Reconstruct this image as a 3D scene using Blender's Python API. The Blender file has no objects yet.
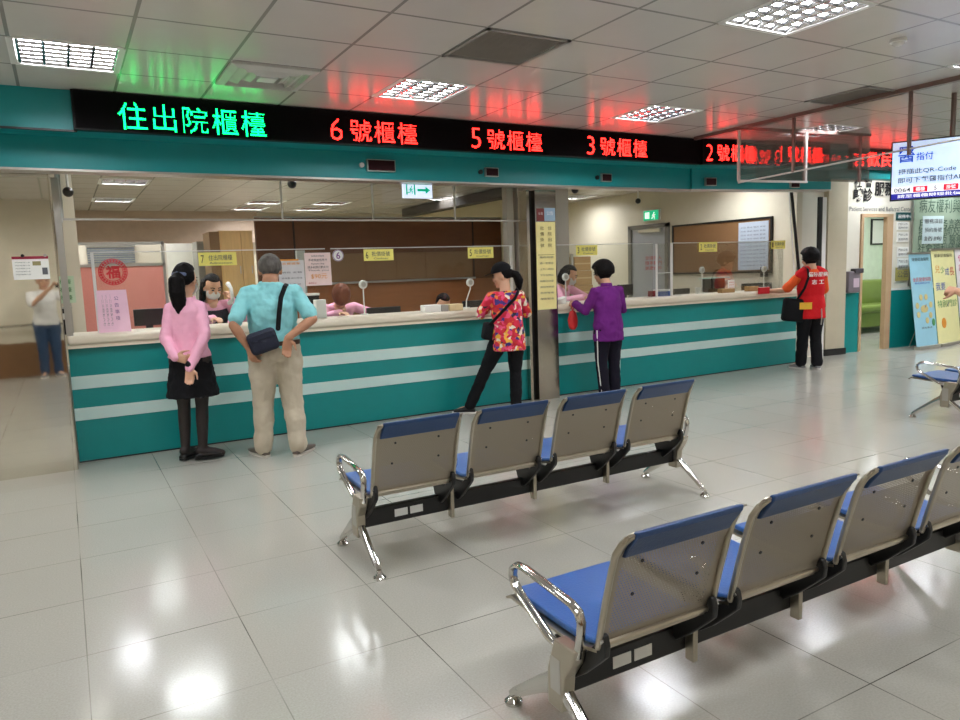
import bpy, bmesh, math, random
import numpy as np
from mathutils import Vector as V, Matrix
random.seed(7)
SC = bpy.context.scene
COL = SC.collection
PI = math.pi

# ------------------------------------------------------------------ camera, world, exposure
FPX, EYE = 730.0, 1.5
RM = ((0.8679, -0.0904, 0.4885), (-0.4956, -0.0901, 0.8639), (-0.0341, -0.9918, -0.1230))
def _orth():
    r = [V(x) for x in RM]
    z = r[2].normalized(); x = (r[0] - z * r[0].dot(z)).normalized(); y = z.cross(x)
    return [x, y, z]
RW = _orth()
cam = bpy.data.cameras.new('camera'); cam.sensor_width = 36; cam.lens = FPX / 960 * 36; cam.clip_start = 0.02
co = bpy.data.objects.new('camera', cam); COL.objects.link(co)
cr = V((RW[0].x, RW[1].x, RW[2].x)); cu_ = -V((RW[0].y, RW[1].y, RW[2].y)); cb = -V((RW[0].z, RW[1].z, RW[2].z))
co.matrix_world = Matrix(((cr.x, cu_.x, cb.x, 0), (cr.y, cu_.y, cb.y, 0), (cr.z, cu_.z, cb.z, EYE), (0, 0, 0, 1)))
SC.camera = co
w = bpy.data.worlds.new('world'); SC.world = w; w.use_nodes = True
w.node_tree.nodes['Background'].inputs[0].default_value = (0.8, 0.85, 0.9, 1)
w.node_tree.nodes['Background'].inputs[1].default_value = 0.15
SC.view_settings.view_transform = 'Standard'; SC.view_settings.look = 'None'
SC.view_settings.gamma = 1; SC.view_settings.use_curve_mapping = False
SC.view_settings.exposure = 0.0
LIGHT = 49.0            # strength of the fluorescent troffers
LED = 13.0

def ray(px, py):
    c = V(((px - 480) / FPX, (py - 360) / FPX, 1)); return V((RW[0].dot(c), RW[1].dot(c), RW[2].dot(c)))
def at_y(px, py, Y): r = ray(px, py); return V((0, 0, EYE)) + r * (Y / r.y)
def at_x(px, py, X): r = ray(px, py); return V((0, 0, EYE)) + r * (X / r.x)
def at_z(px, py, Z): r = ray(px, py); return V((0, 0, EYE)) + r * ((Z - EYE) / r.z)
def at_plane(px, py, p0, n): r = ray(px, py); o = V((0, 0, EYE)); return o + r * ((p0 - o).dot(n) / r.dot(n))

# ------------------------------------------------------------------ materials
def lin(c):
    return tuple((v / 255 / 12.92 if v / 255 <= .04045 else ((v / 255 + .055) / 1.055) ** 2.4) for v in c[:3]) + (1,)
MATS = {}
class NT:
    def __init__(s, m): s.t = m.node_tree; s.n = s.t.nodes; s.b = s.n['Principled BSDF']
    def new(s, typ, **kw):
        n = s.n.new(typ)
        for k, v in kw.items(): setattr(n, k, v)
        return n
    def link(s, a, b): s.t.links.new(a, b)
    def math(s, op, a, b=None, c=None, clamp=False):
        n = s.new('ShaderNodeMath', operation=op, use_clamp=clamp)
        for i, v in enumerate((a, b, c)):
            if v is None: continue
            if isinstance(v, (int, float)): n.inputs[i].default_value = v
            else: s.link(v, n.inputs[i])
        return n.outputs[0]
    def mix(s, f, a, b):
        n = s.new('ShaderNodeMix', data_type='RGBA')
        for i, v in ((0, f), (6, a), (7, b)):
            if isinstance(v, (int, float, tuple)): n.inputs[i].default_value = v
            else: s.link(v, n.inputs[i])
        return n.outputs[2]
def mat(name, col, rough=.5, metal=0., noise=.06, nscale=9., bump=0., bscale=60., emit=0., spec=.5, stretch=(1, 1, 1), aniso=0.):
    if name in MATS: return MATS[name]
    m = bpy.data.materials.new(name); m.use_nodes = True; MATS[name] = m
    t = NT(m); b = t.b; c = lin(col)
    b.inputs['Roughness'].default_value = rough; b.inputs['Metallic'].default_value = metal
    b.inputs['Specular IOR Level'].default_value = spec
    tc = t.new('ShaderNodeTexCoord'); mp = t.new('ShaderNodeMapping'); t.link(tc.outputs['Object'], mp.inputs[0]); mp.inputs['Scale'].default_value = stretch
    nz = t.new('ShaderNodeTexNoise'); nz.inputs['Scale'].default_value = nscale; nz.inputs['Detail'].default_value = 4
    t.link(mp.outputs[0], nz.inputs['Vector'])
    lo = tuple(v * (1 - noise * 2) for v in c[:3]) + (1,); hi = tuple(min(1, v * (1 + noise * 2)) for v in c[:3]) + (1,)
    out = t.mix(nz.outputs[0], lo, hi); t.link(out, b.inputs['Base Color'])
    if bump:
        n2 = t.new('ShaderNodeTexNoise'); n2.inputs['Scale'].default_value = bscale; n2.inputs['Detail'].default_value = 3; t.link(mp.outputs[0], n2.inputs['Vector'])
        bp = t.new('ShaderNodeBump'); bp.inputs['Strength'].default_value = bump; bp.inputs['Distance'].default_value = .01
        t.link(n2.outputs[0], bp.inputs['Height']); t.link(bp.outputs[0], b.inputs['Normal'])
    if emit:
        b.inputs['Emission Color'].default_value = c; b.inputs['Emission Strength'].default_value = emit
    return m
def glass(name, tint=(240, 246, 246), refl=1.0, rough=0.02, ior=1.45):
    if name in MATS: return MATS[name]
    m = bpy.data.materials.new(name); m.use_nodes = True; MATS[name] = m; t = NT(m); t.n.remove(t.b)
    tr = t.new('ShaderNodeBsdfTransparent'); tr.inputs[0].default_value = lin(tint)
    gl = t.new('ShaderNodeBsdfGlossy'); gl.inputs['Roughness'].default_value = rough
    fr = t.new('ShaderNodeFresnel'); fr.inputs[0].default_value = ior
    mx = t.new('ShaderNodeMixShader'); f = t.math('MULTIPLY', fr.outputs[0], refl)
    t.link(f, mx.inputs[0]); t.link(tr.outputs[0], mx.inputs[1]); t.link(gl.outputs[0], mx.inputs[2])
    t.link(mx.outputs[0], t.n['Material Output'].inputs[0]); return m
def gridline(t, sock, off, pitch, half):
    a = t.math('SUBTRACT', sock, off); a = t.math('DIVIDE', a, pitch); a = t.math('FRACT', a)
    a = t.math('SUBTRACT', a, .5); a = t.math('ABSOLUTE', a)
    return t.math('GREATER_THAN', a, .5 - half / pitch)
def floor_mat():
    m = bpy.data.materials.new('floor_tile'); m.use_nodes = True; t = NT(m)
    g = t.new('ShaderNodeNewGeometry'); s = t.new('ShaderNodeSeparateXYZ'); t.link(g.outputs['Position'], s.inputs[0])
    lx = gridline(t, s.outputs[0], .555, .6, .0022); ly = gridline(t, s.outputs[1], 3.243, .6, .0022)
    n1 = t.new('ShaderNodeTexNoise'); n1.inputs['Scale'].default_value = .9; t.link(g.outputs['Position'], n1.inputs['Vector'])
    l = t.math('MAXIMUM', lx, ly)
    k = t.new('ShaderNodeMapRange'); k.inputs[1].default_value = .40; k.inputs[2].default_value = .62; k.inputs[3].default_value = .15; t.link(n1.outputs[0], k.inputs[0])
    l = t.math('MULTIPLY', l, k.outputs[0])
    sp = t.new('ShaderNodeTexNoise'); sp.inputs['Scale'].default_value = 130; sp.inputs['Detail'].default_value = 2; t.link(g.outputs['Position'], sp.inputs['Vector'])
    base = t.mix(sp.outputs[0], lin((152, 151, 142)), lin((192, 190, 180)))
    # every tile a slightly different tone
    fl = t.new('ShaderNodeVectorMath', operation='SNAP'); off = t.new('ShaderNodeVectorMath', operation='SUBTRACT'); off.inputs[1].default_value = (.555, 3.243, 0)
    t.link(g.outputs['Position'], off.inputs[0]); t.link(off.outputs[0], fl.inputs[0]); fl.inputs[1].default_value = (.6, .6, 9)
    wn = t.new('ShaderNodeTexWhiteNoise'); t.link(fl.outputs[0], wn.inputs[0])
    f = t.math('MULTIPLY', wn.outputs[0], .3); base = t.mix(f, base, lin((164, 160, 148)))
    st = t.new('ShaderNodeTexNoise'); st.inputs['Scale'].default_value = 1.6; st.inputs['Detail'].default_value = 6; t.link(g.outputs['Position'], st.inputs['Vector'])
    f = t.math('MULTIPLY', st.outputs[0], .3); base = t.mix(f, base, lin((150, 148, 138)))
    out = t.mix(l, base, lin((72, 68, 60))); t.link(out, t.b.inputs['Base Color'])
    r = t.new('ShaderNodeMapRange'); r.inputs[3].default_value = .10; r.inputs[4].default_value = .20; t.link(st.outputs[0], r.inputs[0])
    t.link(r.outputs[0], t.b.inputs['Roughness']); t.b.inputs['Specular IOR Level'].default_value = .5
    wv = t.new('ShaderNodeTexNoise'); wv.inputs['Scale'].default_value = 2.5; t.link(g.outputs['Position'], wv.inputs['Vector'])
    bp = t.new('ShaderNodeBump'); bp.inputs['Strength'].default_value = .06; bp.inputs['Distance'].default_value = .02
    t.link(wv.outputs[0], bp.inputs['Height']); t.link(bp.outputs[0], t.b.inputs['Normal'])
    return m
def ceil_mat(name, ox, oy, col):
    m = bpy.data.materials.new(name); m.use_nodes = True; t = NT(m)
    g = t.new('ShaderNodeNewGeometry'); s = t.new('ShaderNodeSeparateXYZ'); t.link(g.outputs['Position'], s.inputs[0])
    lx = gridline(t, s.outputs[0], ox, .6, .010); ly = gridline(t, s.outputs[1], oy, .6, .010)
    l = t.math('MAXIMUM', lx, ly)
    sp = t.new('ShaderNodeTexNoise'); sp.inputs['Scale'].default_value = 3; sp.inputs['Detail'].default_value = 5; t.link(g.outputs['Position'], sp.inputs['Vector'])
    c = lin(col); base = t.mix(sp.outputs[0], tuple(v * .93 for v in c[:3]) + (1,), tuple(min(1, v * 1.05) for v in c[:3]) + (1,))
    out = t.mix(t.math('MULTIPLY', l, .95), base, tuple(v * .42 for v in c[:3]) + (1,)); t.link(out, t.b.inputs['Base Color'])  # dark grid lines: shadow along the T-bars painted into the colour
    t.b.inputs['Roughness'].default_value = .24; t.b.inputs['Specular IOR Level'].default_value = .5
    bp = t.new('ShaderNodeBump'); bp.inputs['Strength'].default_value = .25; bp.inputs['Distance'].default_value = .01; bp.invert = True
    t.link(l, bp.inputs['Height']); t.link(bp.outputs[0], t.b.inputs['Normal'])
    return m
def perforated():
    m = bpy.data.materials.new('perforated_steel'); m.use_nodes = True; t = NT(m)
    tc = t.new('ShaderNodeTexCoord'); s = t.new('ShaderNodeSeparateXYZ'); t.link(tc.outputs['UV'], s.inputs[0])
    P = .0105
    def cell(sh):
        a = t.math('FRACT', t.math('ADD', t.math('DIVIDE', s.outputs[0], P), sh)); b = t.math('FRACT', t.math('ADD', t.math('DIVIDE', s.outputs[1], P * 1.732), sh))
        a = t.math('SUBTRACT', a, .5); b = t.math('MULTIPLY', t.math('SUBTRACT', b, .5), 1.732)
        return t.math('LESS_THAN', t.math('ADD', t.math('MULTIPLY', a, a), t.math('MULTIPLY', b, b)), .29 ** 2)
    h = t.math('MAXIMUM', cell(0.), cell(.5))
    # plain rim round the panel: u in 0..W, v in 0..H
    for o, lo, hi in ((0, .035, .43), (1, .02, .9)):
        h = t.math('MULTIPLY', h, t.math('GREATER_THAN', s.outputs[o], lo)); h = t.math('MULTIPLY', h, t.math('LESS_THAN', s.outputs[o], hi))
    t.link(t.math('SUBTRACT', 1., h), t.b.inputs['Alpha'])
    t.b.inputs['Base Color'].default_value = lin((160, 150, 134)); t.b.inputs['Metallic'].default_value = .75; t.b.inputs['Roughness'].default_value = .42
    return m
TEAL = mat('teal_laminate', (0, 134, 132), .38, noise=.03)
TEALP = mat('teal_paint', (0, 138, 141), .42, noise=.03)
STRIPE = mat('pale_stripe', (196, 222, 216), .4, noise=.02)
IVORY = mat('ivory_solid_surface', (228, 218, 196), .3, noise=.02)
STEEL = mat('brushed_steel', (190, 184, 172), .16, 1., noise=.05, nscale=3, bump=.03, bscale=4)
STEELW = mat('column_steel', (228, 224, 212), .03, 1., noise=.07, nscale=2.5, bump=.05, bscale=2.2)
CHROME = mat('chrome', (205, 203, 198), .12, 1., noise=.02)
BSTEEL = mat('bench_steel', (176, 168, 152), .3, 1., noise=.05)
BLACKM = mat('black_metal', (16, 16, 17), .4, 0, noise=.1)
BLACKP = mat('black_plastic', (20, 20, 22), .35, noise=.1)
ALU = mat('aluminium', (190, 188, 182), .35, .9, noise=.03)
WHITEP = mat('white_plastic', (226, 226, 222), .4, noise=.02)
CREAM = mat('cream_wall', (222, 214, 194), .6, noise=.03, nscale=2)
BEIGE = mat('beige_wall', (206, 196, 172), .6, noise=.04, nscale=2)
GREYW = mat('grey_wall', (172, 166, 152), .55, noise=.04, nscale=2)
BLUEP = mat('blue_vinyl', (34, 86, 152), .35, noise=.05, bump=.1, bscale=120)
BLUEB = mat('blue_vinyl_band', (24, 60, 106), .38, noise=.05, bump=.1, bscale=120)
PAPER = mat('paper', (238, 238, 232), .7, noise=.02)
YELP = mat('yellow_paper', (248, 238, 128), .6, noise=.03)
PINKP = mat('pink_paper', (246, 206, 226), .7, noise=.03)
INK = mat('black_ink', (24, 22, 24), .6)
INKG = mat('grey_ink', (92, 92, 96), .6)
INKR = mat('red_ink', (190, 34, 46), .6)
INKB = mat('blue_ink', (36, 84, 176), .6)
INKGR = mat('green_ink', (70, 140, 80), .6)
INKO = mat('orange_ink', (226, 150, 52), .6)
INKP = mat('purple_ink', (120, 60, 130), .6)
WOOD = mat('pale_wood', (204, 168, 108), .45, noise=.12, nscale=3, stretch=(8, 8, .6))
BROWN = mat('brown_board', (112, 70, 38), .45, noise=.1, nscale=4, stretch=(1, 1, 3))
BROWN2 = mat('brown_wood', (164, 106, 62), .45, noise=.12, nscale=4, stretch=(.6, 6, 6))
CORK = mat('cork', (128, 92, 56), .8, noise=.12, nscale=60)
SALMON = mat('salmon_fabric', (200, 128, 114), .8, noise=.05, nscale=80)
CARD = mat('cardboard', (164, 130, 84), .75, noise=.08)
SKIN = mat('skin', (206, 158, 128), .5, noise=.05)
SKIN2 = mat('tanned_skin', (176, 126, 96), .5, noise=.05)
HAIRB = mat('black_hair', (12, 9, 9), .6, spec=.15, noise=.3, nscale=40, bump=.5, bscale=90, stretch=(1, 1, .15))
HAIRR = mat('brown_hair', (104, 56, 34), .5, spec=.25, noise=.25, nscale=40, bump=.5, bscale=90, stretch=(1, 1, .15))
HAIRG = mat('grey_hair', (92, 88, 84), .6, spec=.2, noise=.4, nscale=30, bump=.5, bscale=90, stretch=(1, 1, .3))
LEDR = mat('red_led', (255, 36, 30), .4, noise=0, emit=LED)
LEDG = mat('green_led', (10, 255, 120), .4, noise=0, emit=LED * .62)
GLASS = glass('clear_glass'); ACRYL = glass('acrylic', (252, 253, 251), .4)
SMOKEG = glass('wired_glass', (246, 244, 243), .75, .02)
WINDG = glass('window_glass', (206, 222, 210), 1.2)

# ------------------------------------------------------------------ mesh helpers
class MB:
    def __init__(s): s.v = []; s.f = []; s.uv = None
    def add(s, vs, fs):
        k = len(s.v); s.v += [V(v) for v in vs]; s.f += [tuple(i + k for i in f) for f in fs]; return s
    def box(s, x0, x1, y0, y1, z0, z1, M=None):
        vs = [V((x, y, z)) for z in (z0, z1) for y in (y0, y1) for x in (x0, x1)]
        if M: vs = [M @ v for v in vs]
        return s.add(vs, [(0, 2, 3, 1), (4, 5, 7, 6), (0, 1, 5, 4), (2, 6, 7, 3), (0, 4, 6, 2), (1, 3, 7, 5)])
    def prism(s, poly, axis, a, b):
        # poly of (p,q) swept along an axis between a and b
        def pt(p, q, r): return {'x': (r, p, q), 'y': (p, r, q), 'z': (p, q, r)}[axis]
        n = len(poly); vs = [pt(p, q, a) for p, q in poly] + [pt(p, q, b) for p, q in poly]
        fs = [tuple(range(n))[::-1], tuple(range(n, 2 * n))] + [(i, (i + 1) % n, n + (i + 1) % n, n + i) for i in range(n)]
        return s.add(vs, fs)
    def loft(s, rings, n=16, cap=True, power=2.0):
        vs = []; 
        for c, u, v in rings:
            for i in range(n):
                a = 2 * PI * i / n; ca, sa = math.cos(a), math.sin(a)
                if power != 2.0:
                    ca = math.copysign(abs(ca) ** (2 / power), ca); sa = math.copysign(abs(sa) ** (2 / power), sa)
                vs.append(c + u * ca + v * sa)
        fs = [(r * n + i, r * n + (i + 1) % n, (r + 1) * n + (i + 1) % n, (r + 1) * n + i) for r in range(len(rings) - 1) for i in range(n)]
        if cap: fs += [tuple(range(n))[::-1], tuple(range((len(rings) - 1) * n, len(rings) * n))]
        return s.add(vs, fs)
    def tube(s, pts, r, n=12, rnd=True, flat=1.0, up=None, closed=False):
        # tube along points; r a number or list; flat scales the second axis
        pts = [V(p) for p in pts]; m = len(pts); rr = [r] * m if isinstance(r, (int, float)) else list(r)
        tans = []
        for i in range(m):
            if closed: t = pts[(i + 1) % m] - pts[i - 1]
            else: t = pts[min(i + 1, m - 1)] - pts[max(i - 1, 0)]
            tans.append(t.normalized())
        u = V(up) if up else (V((0, 0, 1)) if abs(tans[0].z) < .9 else V((0, 1, 0)))
        rings = []
        for i in range(m):
            t = tans[i]; u = (u - t * u.dot(t)).normalized(); v = t.cross(u)
            rings.append((pts[i], u, v, t, rr[i]))
        out = []
        if rnd and not closed:
            c, u, v, t, q = rings[0]
            for a in (75, 50, 25): out.append((c - t * q * math.sin(math.radians(a)), u * q * math.cos(math.radians(a)), v * q * flat * math.cos(math.radians(a))))
        for c, u, v, t, q in rings: out.append((c, u * q, v * q * flat))
        if rnd and not closed:
            c, u, v, t, q = rings[-1]
            for a in (25, 50, 75): out.append((c + t * q * math.sin(math.radians(a)), u * q * math.cos(math.radians(a)), v * q * flat * math.cos(math.radians(a))))
        if closed:
            k = len(s.v); s.loft(out, n, cap=False); M_ = len(out)
            s.f += [(k + (M_ - 1) * n + i, k + (M_ - 1) * n + (i + 1) % n, k + (i + 1) % n, k + i) for i in range(n)]
            return s
        return s.loft(out, n)
    def ball(s, c, rx, ry=None, rz=None, M=None, nu=16, nv=10):
        ry = rx if ry is None else ry; rz = rx if rz is None else rz; c = V(c); M = M or Matrix.Identity(3); vs = []; fs = []
        for j in range(1, nv):
            th = PI * j / nv
            for i in range(nu):
                a = 2 * PI * i / nu; vs.append(c + M @ V((rx * math.sin(th) * math.cos(a), ry * math.sin(th) * math.sin(a), rz * math.cos(th))))
        vs.append(c + M @ V((0, 0, rz))); vs.append(c + M @ V((0, 0, -rz))); T = len(vs) - 2; B = T + 1
        for j in range(nv - 2):
            for i in range(nu): fs.append((j * nu + i, (j + 1) * nu + i, (j + 1) * nu + (i + 1) % nu, j * nu + (i + 1) % nu))
        for i in range(nu): fs.append((T, i, (i + 1) % nu)); fs.append((B, (nv - 2) * nu + (i + 1) % nu, (nv - 2) * nu + i))
        return s.add(vs, fs)
    def cyl(s, c, axis, r, h, n=20):
        c = V(c); a = V(axis).normalized(); u = a.orthogonal().normalized(); v = a.cross(u)
        return s.loft([(c, u * r, v * r), (c + a * h, u * r, v * r)], n)
    def quad(s, a, b, c, d): return s.add([a, b, c, d], [(0, 1, 2, 3)])
    def mesh(s, name):
        me = bpy.data.meshes.new(name); me.from_pydata([tuple(v) for v in s.v], [], s.f); me.update()
        bm = bmesh.new(); bm.from_mesh(me); bmesh.ops.recalc_face_normals(bm, faces=bm.faces); bm.to_mesh(me); bm.free(); return me
    def build(s, name, m, parent=None, bevel=0., smooth=False, seg=2, auto=35):
        me = s.mesh(name)
        if bevel:
            bm = bmesh.new(); bm.from_mesh(me)
            es = [e for e in bm.edges if len(e.link_faces) == 2 and e.calc_face_angle() > .6]
            bmesh.ops.bevel(bm, geom=es, offset=bevel, segments=seg, affect='EDGES', profile=.5); bm.to_mesh(me); bm.free()
        return link(name, me, m, parent, smooth or bevel > 0, 14 if (bevel and bevel < .02 and not smooth) else auto)
def link(name, me, m, parent=None, smooth=False, auto=35):
    if smooth:
        me.polygons.foreach_set('use_smooth', [True] * len(me.polygons))
        try: me.set_sharp_from_angle(angle=math.radians(auto))
        except Exception: pass
    me.materials.clear(); me.materials.append(m)
    o = bpy.data.objects.new(name, me); COL.objects.link(o)
    if parent: o.parent = parent
    return o
def tag(o, label, cat, group=None):
    o['label'] = label; o['category'] = cat
    if group: o['group'] = group
    return o
def thing(name, label, cat, loc=(0, 0, 0), rotz=0., group=None):
    o = bpy.data.objects.new(name, None); COL.objects.link(o); o.location = loc; o.rotation_euler = (0, 0, rotz); o.empty_display_size = .1
    return tag(o, label, cat, group)
def struct(o): o['kind'] = 'structure'; return o
def sgroup(name, loc=(0, 0, 0), rotz=0.):
    o = bpy.data.objects.new(name, None); COL.objects.link(o); o.location = loc; o.rotation_euler = (0, 0, rotz); o['kind'] = 'structure'; return o
def copy_tree(o, parent=None):
    c = o.copy(); COL.objects.link(c)
    if parent: c.parent = parent; c.matrix_parent_inverse = o.matrix_parent_inverse
    for ch in list(o.children): copy_tree(ch, c)
    return c
def B(x0, x1, y0, y1, z0, z1): return MB().box(x0, x1, y0, y1, z0, z1)

# text turned into flat mesh lettering; width given, origin = centre
FONTC = {}
def text_mesh(body, bold=0.):
    cu = bpy.data.curves.new('lettering', 'FONT'); cu.body = body; cu.align_x = 'CENTER'; cu.align_y = 'CENTER'; cu.offset = bold; cu.resolution_u = 2
    o = bpy.data.objects.new('lettering', cu); COL.objects.link(o); dg = bpy.context.evaluated_depsgraph_get(); dg.update()
    me = bpy.data.meshes.new_from_object(o.evaluated_get(dg)); bpy.data.objects.remove(o); bpy.data.curves.remove(cu)
    return me
def lettering(body, m, parent, c, right, up, width=None, height=None, bold=0., name='lettering', lift=.0015):
    me = text_mesh(body, bold); right = V(right).normalized(); up = V(up).normalized(); n = right.cross(up)
    n_ = len(me.vertices); 
    if not n_: return None
    a = np.empty(n_ * 3); me.vertices.foreach_get('co', a); a = a.reshape(-1, 3)
    lo, hi = a.min(0), a.max(0); w_, h_ = hi[0] - lo[0], hi[1] - lo[1]
    sx = width / w_ if width else height / h_; sy = height / h_ if height else sx
    p = (a - (lo + hi) / 2)
    vs = np.array(c)[None] + p[:, :1] * sx * np.array(right) + p[:, 1:2] * sy * np.array(up) + np.array(n) * lift
    me.vertices.foreach_set('co', vs.ravel()); me.update()
    return link(name, me, m, parent)
RASTER = {}
def raster(ch, N=24):
    # dot pattern of one character on an N x N lamp grid
    if ch in RASTER: return RASTER[ch]
    me = text_mesh(ch, -.012 if ord(ch) < 255 else 0.); me.calc_loop_triangles(); a = np.empty(len(me.vertices) * 3); me.vertices.foreach_get('co', a); a = a.reshape(-1, 3)[:, :2]
    lo, hi = a.min(0), a.max(0); S = max(hi[1] - lo[1], (hi[0] - lo[0]) if ord(ch) > 255 else 0) * 1.02
    nx = N if ord(ch) > 255 else N // 2
    cx = (lo + hi) / 2; pts = np.array([[cx[0] + (i + .5 - nx / 2) / N * S, cx[1] + (N / 2 - j - .5) / N * S] for j in range(N) for i in range(nx)])
    hit = np.zeros(len(pts), bool)
    for tr in me.loop_triangles:
        A, Bq, C = a[list(tr.vertices)]
        d = lambda p, q: (pts[:, 0] - p[0]) * (q[1] - p[1]) - (pts[:, 1] - p[1]) * (q[0] - p[0])
        d1, d2, d3 = d(A, Bq), d(Bq, C), d(C, A); hit |= ((d1 >= 0) & (d2 >= 0) & (d3 >= 0)) | ((d1 <= 0) & (d2 <= 0) & (d3 <= 0))
    bpy.data.meshes.remove(me); RASTER[ch] = hit.reshape(N, nx); return RASTER[ch]
def led_text(body, m, parent, x0, x1, zc, y, h):
    # lit lamps as little proud studs on the board face (board faces -Y)
    N = 24; cells = [raster(c) for c in body]; gaps = [9 if ord(c) < 255 else 3 for c in body]; tot = sum(c.shape[1] for c in cells) + sum(gaps[:-1])
    px = (x1 - x0) / tot; pz = h / N; k = 0; r = .36; out = []
    for c, gap in zip(cells, gaps):
        mb = MB()
        for j in range(N):
            for i in range(c.shape[1]):
                if c[j, i]:
                    X = x0 + (k + i + .5) * px; Z = zc + h / 2 - (j + .5) * pz; a, b = px * r, pz * r
                    mb.add([(X - a, y, Z - b), (X + a, y, Z - b), (X + a, y, Z + b), (X - a, y, Z + b), (X - a * .6, y - .003, Z - b * .6), (X + a * .6, y - .003, Z - b * .6), (X + a * .6, y - .003, Z + b * .6), (X - a * .6, y - .003, Z + b * .6)],
                           [(4, 5, 6, 7), (0, 1, 5, 4), (1, 2, 6, 5), (2, 3, 7, 6), (3, 0, 4, 7)])
        k += c.shape[1] + gap; out.append(mb.build('lit_character', m, parent))
    return out

# ------------------------------------------------------------------ the room shell
XL, XR, YB, YF, CZ = -3.2, 17.0, -.85, 15.4, 2.88
OX, OY = 1.665, 3.18          # ceiling grid origin
struct(B(XL, XR, YB, YF + .2, -.12, 0).build('floor', floor_mat()))
LOBBY = [(.165, 5.28), (2.565, 5.28), (4.965, 5.28), (7.365, 5.28), (3.765, 2.88), (6.165, 2.88), (1.365, 2.88), (.765, .48), (-1.635, .48), (-2.235, 2.88), (2.565, .48), (4.965, .48), (7.365, .48),  # negative-x pair added out of view to brighten the wall behind
         (8.565, 2.88), (9.765, 5.28), (-2.235, 5.28), (9.765, .48), (11.565, 3.48), (11.565, 5.28), (10.965, 6.48), (12.765, 6.48), (13.365, 4.68), (13.965, 2.88)]  # far-right lights added to brighten the dim right-hand wall
VENTS = [(2.565, 4.08), (6.165, 4.08)]
DIFF = [(1.365, 5.28)]
def cell(x, y, ox=OX, oy=OY): return (math.floor((x - ox) / .6), math.floor((y - oy) / .6))
def ceiling_mesh(name, x0, x1, y0, y1, z, holes, m, ox=OX, oy=OY):
    mb = MB(); xs = sorted({x0, x1} | {ox + .6 * k for k in range(-30, 40) if x0 < ox + .6 * k < x1}); ys = sorted({y0, y1} | {oy + .6 * k for k in range(-30, 40) if y0 < oy + .6 * k < y1})
    hs = {cell(x, y, ox, oy) for x, y in holes}
    for a, b in zip(xs, xs[1:]):
        for c, d in zip(ys, ys[1:]):
            if cell((a + b) / 2, (c + d) / 2, ox, oy) in hs: continue
            mb.quad((a, c, z), (a, d, z), (b, d, z), (b, c, z))
    me = mb.mesh(name); bm = bmesh.new(); bm.from_mesh(me); bmesh.ops.remove_doubles(bm, verts=bm.verts, dist=.0005)
    for f in bm.faces:
        if f.normal.z > 0: f.normal_flip()
    bm.to_mesh(me); bm.free(); return link(name, me, m)
struct(ceiling_mesh('ceiling', XL, XR, YB, 7.0, CZ, LOBBY + VENTS, ceil_mat('ceiling_tile', OX, OY, (208, 203, 197))))
OCZ, OOX, OOY = 2.8, .55, 8.1
OFFICE = [(.85, 11.0), (.25, 9.1), (.85, 7.9), (2.65, 8.0), (4.45, 8.0), (.85, 13.4), (3.25, 13.2), (3.25, 14.4), (4.45, 13.2), (4.45, 14.4), (6.25, 12.0), (6.85, 12.6), (8.65, 11.4), (7.45, 8.4), (8.65, 7.8)]
def snap(x, y, ox, oy): i, j = cell(x, y, ox, oy); return (ox + .6 * i + .3, oy + .6 * j + .3)
OFFICE = sorted({snap(x, y, OOX, OOY) for x, y in OFFICE})
struct(ceiling_mesh('ceiling_office', -.6, 9.5, 6.55, YF, OCZ, OFFICE, ceil_mat('office_tile', OOX, OOY, (200, 194, 182)), OOX, OOY))
struct(B(XL - .1, XR + .1, YB - .1, YF + .3, 3.1, 3.2).build('light_seal_slab', GREYW))  # unseen slab added above the ceilings to seal the light
# walls
WAIN = mat('brown_wainscot', (132, 96, 62), .5, noise=.08)
struct(B(XL, XR, YB - .12, YB, 0, 3.1).build('wall_front', mat('lobby_wall', (226, 218, 198), .6, noise=.03)))
struct(B(XL, 3.4, YB, YB + .03, 0, .56).build('trim_wainscot', WAIN))
struct(MB().tube([(XL, YB + .08, .84), (3.4, YB + .08, .84)], .02).build('trim_handrail', STEEL, smooth=True))
struct(B(XL - .12, XL, YB, YF, 0, 3.1).build('wall_left', CREAM))
struct(B(XR, XR + .12, YB, YF, 0, 3.1).build('wall_right', CREAM))
struct(B(-.6, 9.5, YF, YF + .12, 0, 3.1).build('wall_office_back', BEIGE))
struct(B(-.55, -.45, 7.2, YF, 0, 3.1).build('wall_office_left', CREAM))
WRX = 9.3
struct(B(WRX, WRX + .12, 7.02, YF, 0, 2.8).build('wall_office_right', mat('office_side_wall', (214, 206, 184), .5, noise=.02)))
# inner cross wall of the back office and its dark duct
struct(B(6.45, 6.55, 9.7, 14.4, 0, 2.8).build('wall_office_partition', mat('yellowish_wall', (206, 194, 150), .6, noise=.03)))
struct(MB().box(6.2, 6.45, 9.9, 14.0, 2.63, 2.78).build('trim_duct', mat('dark_duct', (66, 60, 54), .6)))

# steel clad column at the left
sc_ = sgroup('column')
B(XL, -.02, 6.65, 7.2, 0, 2.6).build('cladding', STEELW, sc_)
B(-.035, -.012, 6.66, 6.9, 0, 2.6).build('corner_strip', STEEL, sc_)
tag(sc_, 'wide stainless steel clad column left of the counter', 'column')

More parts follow.
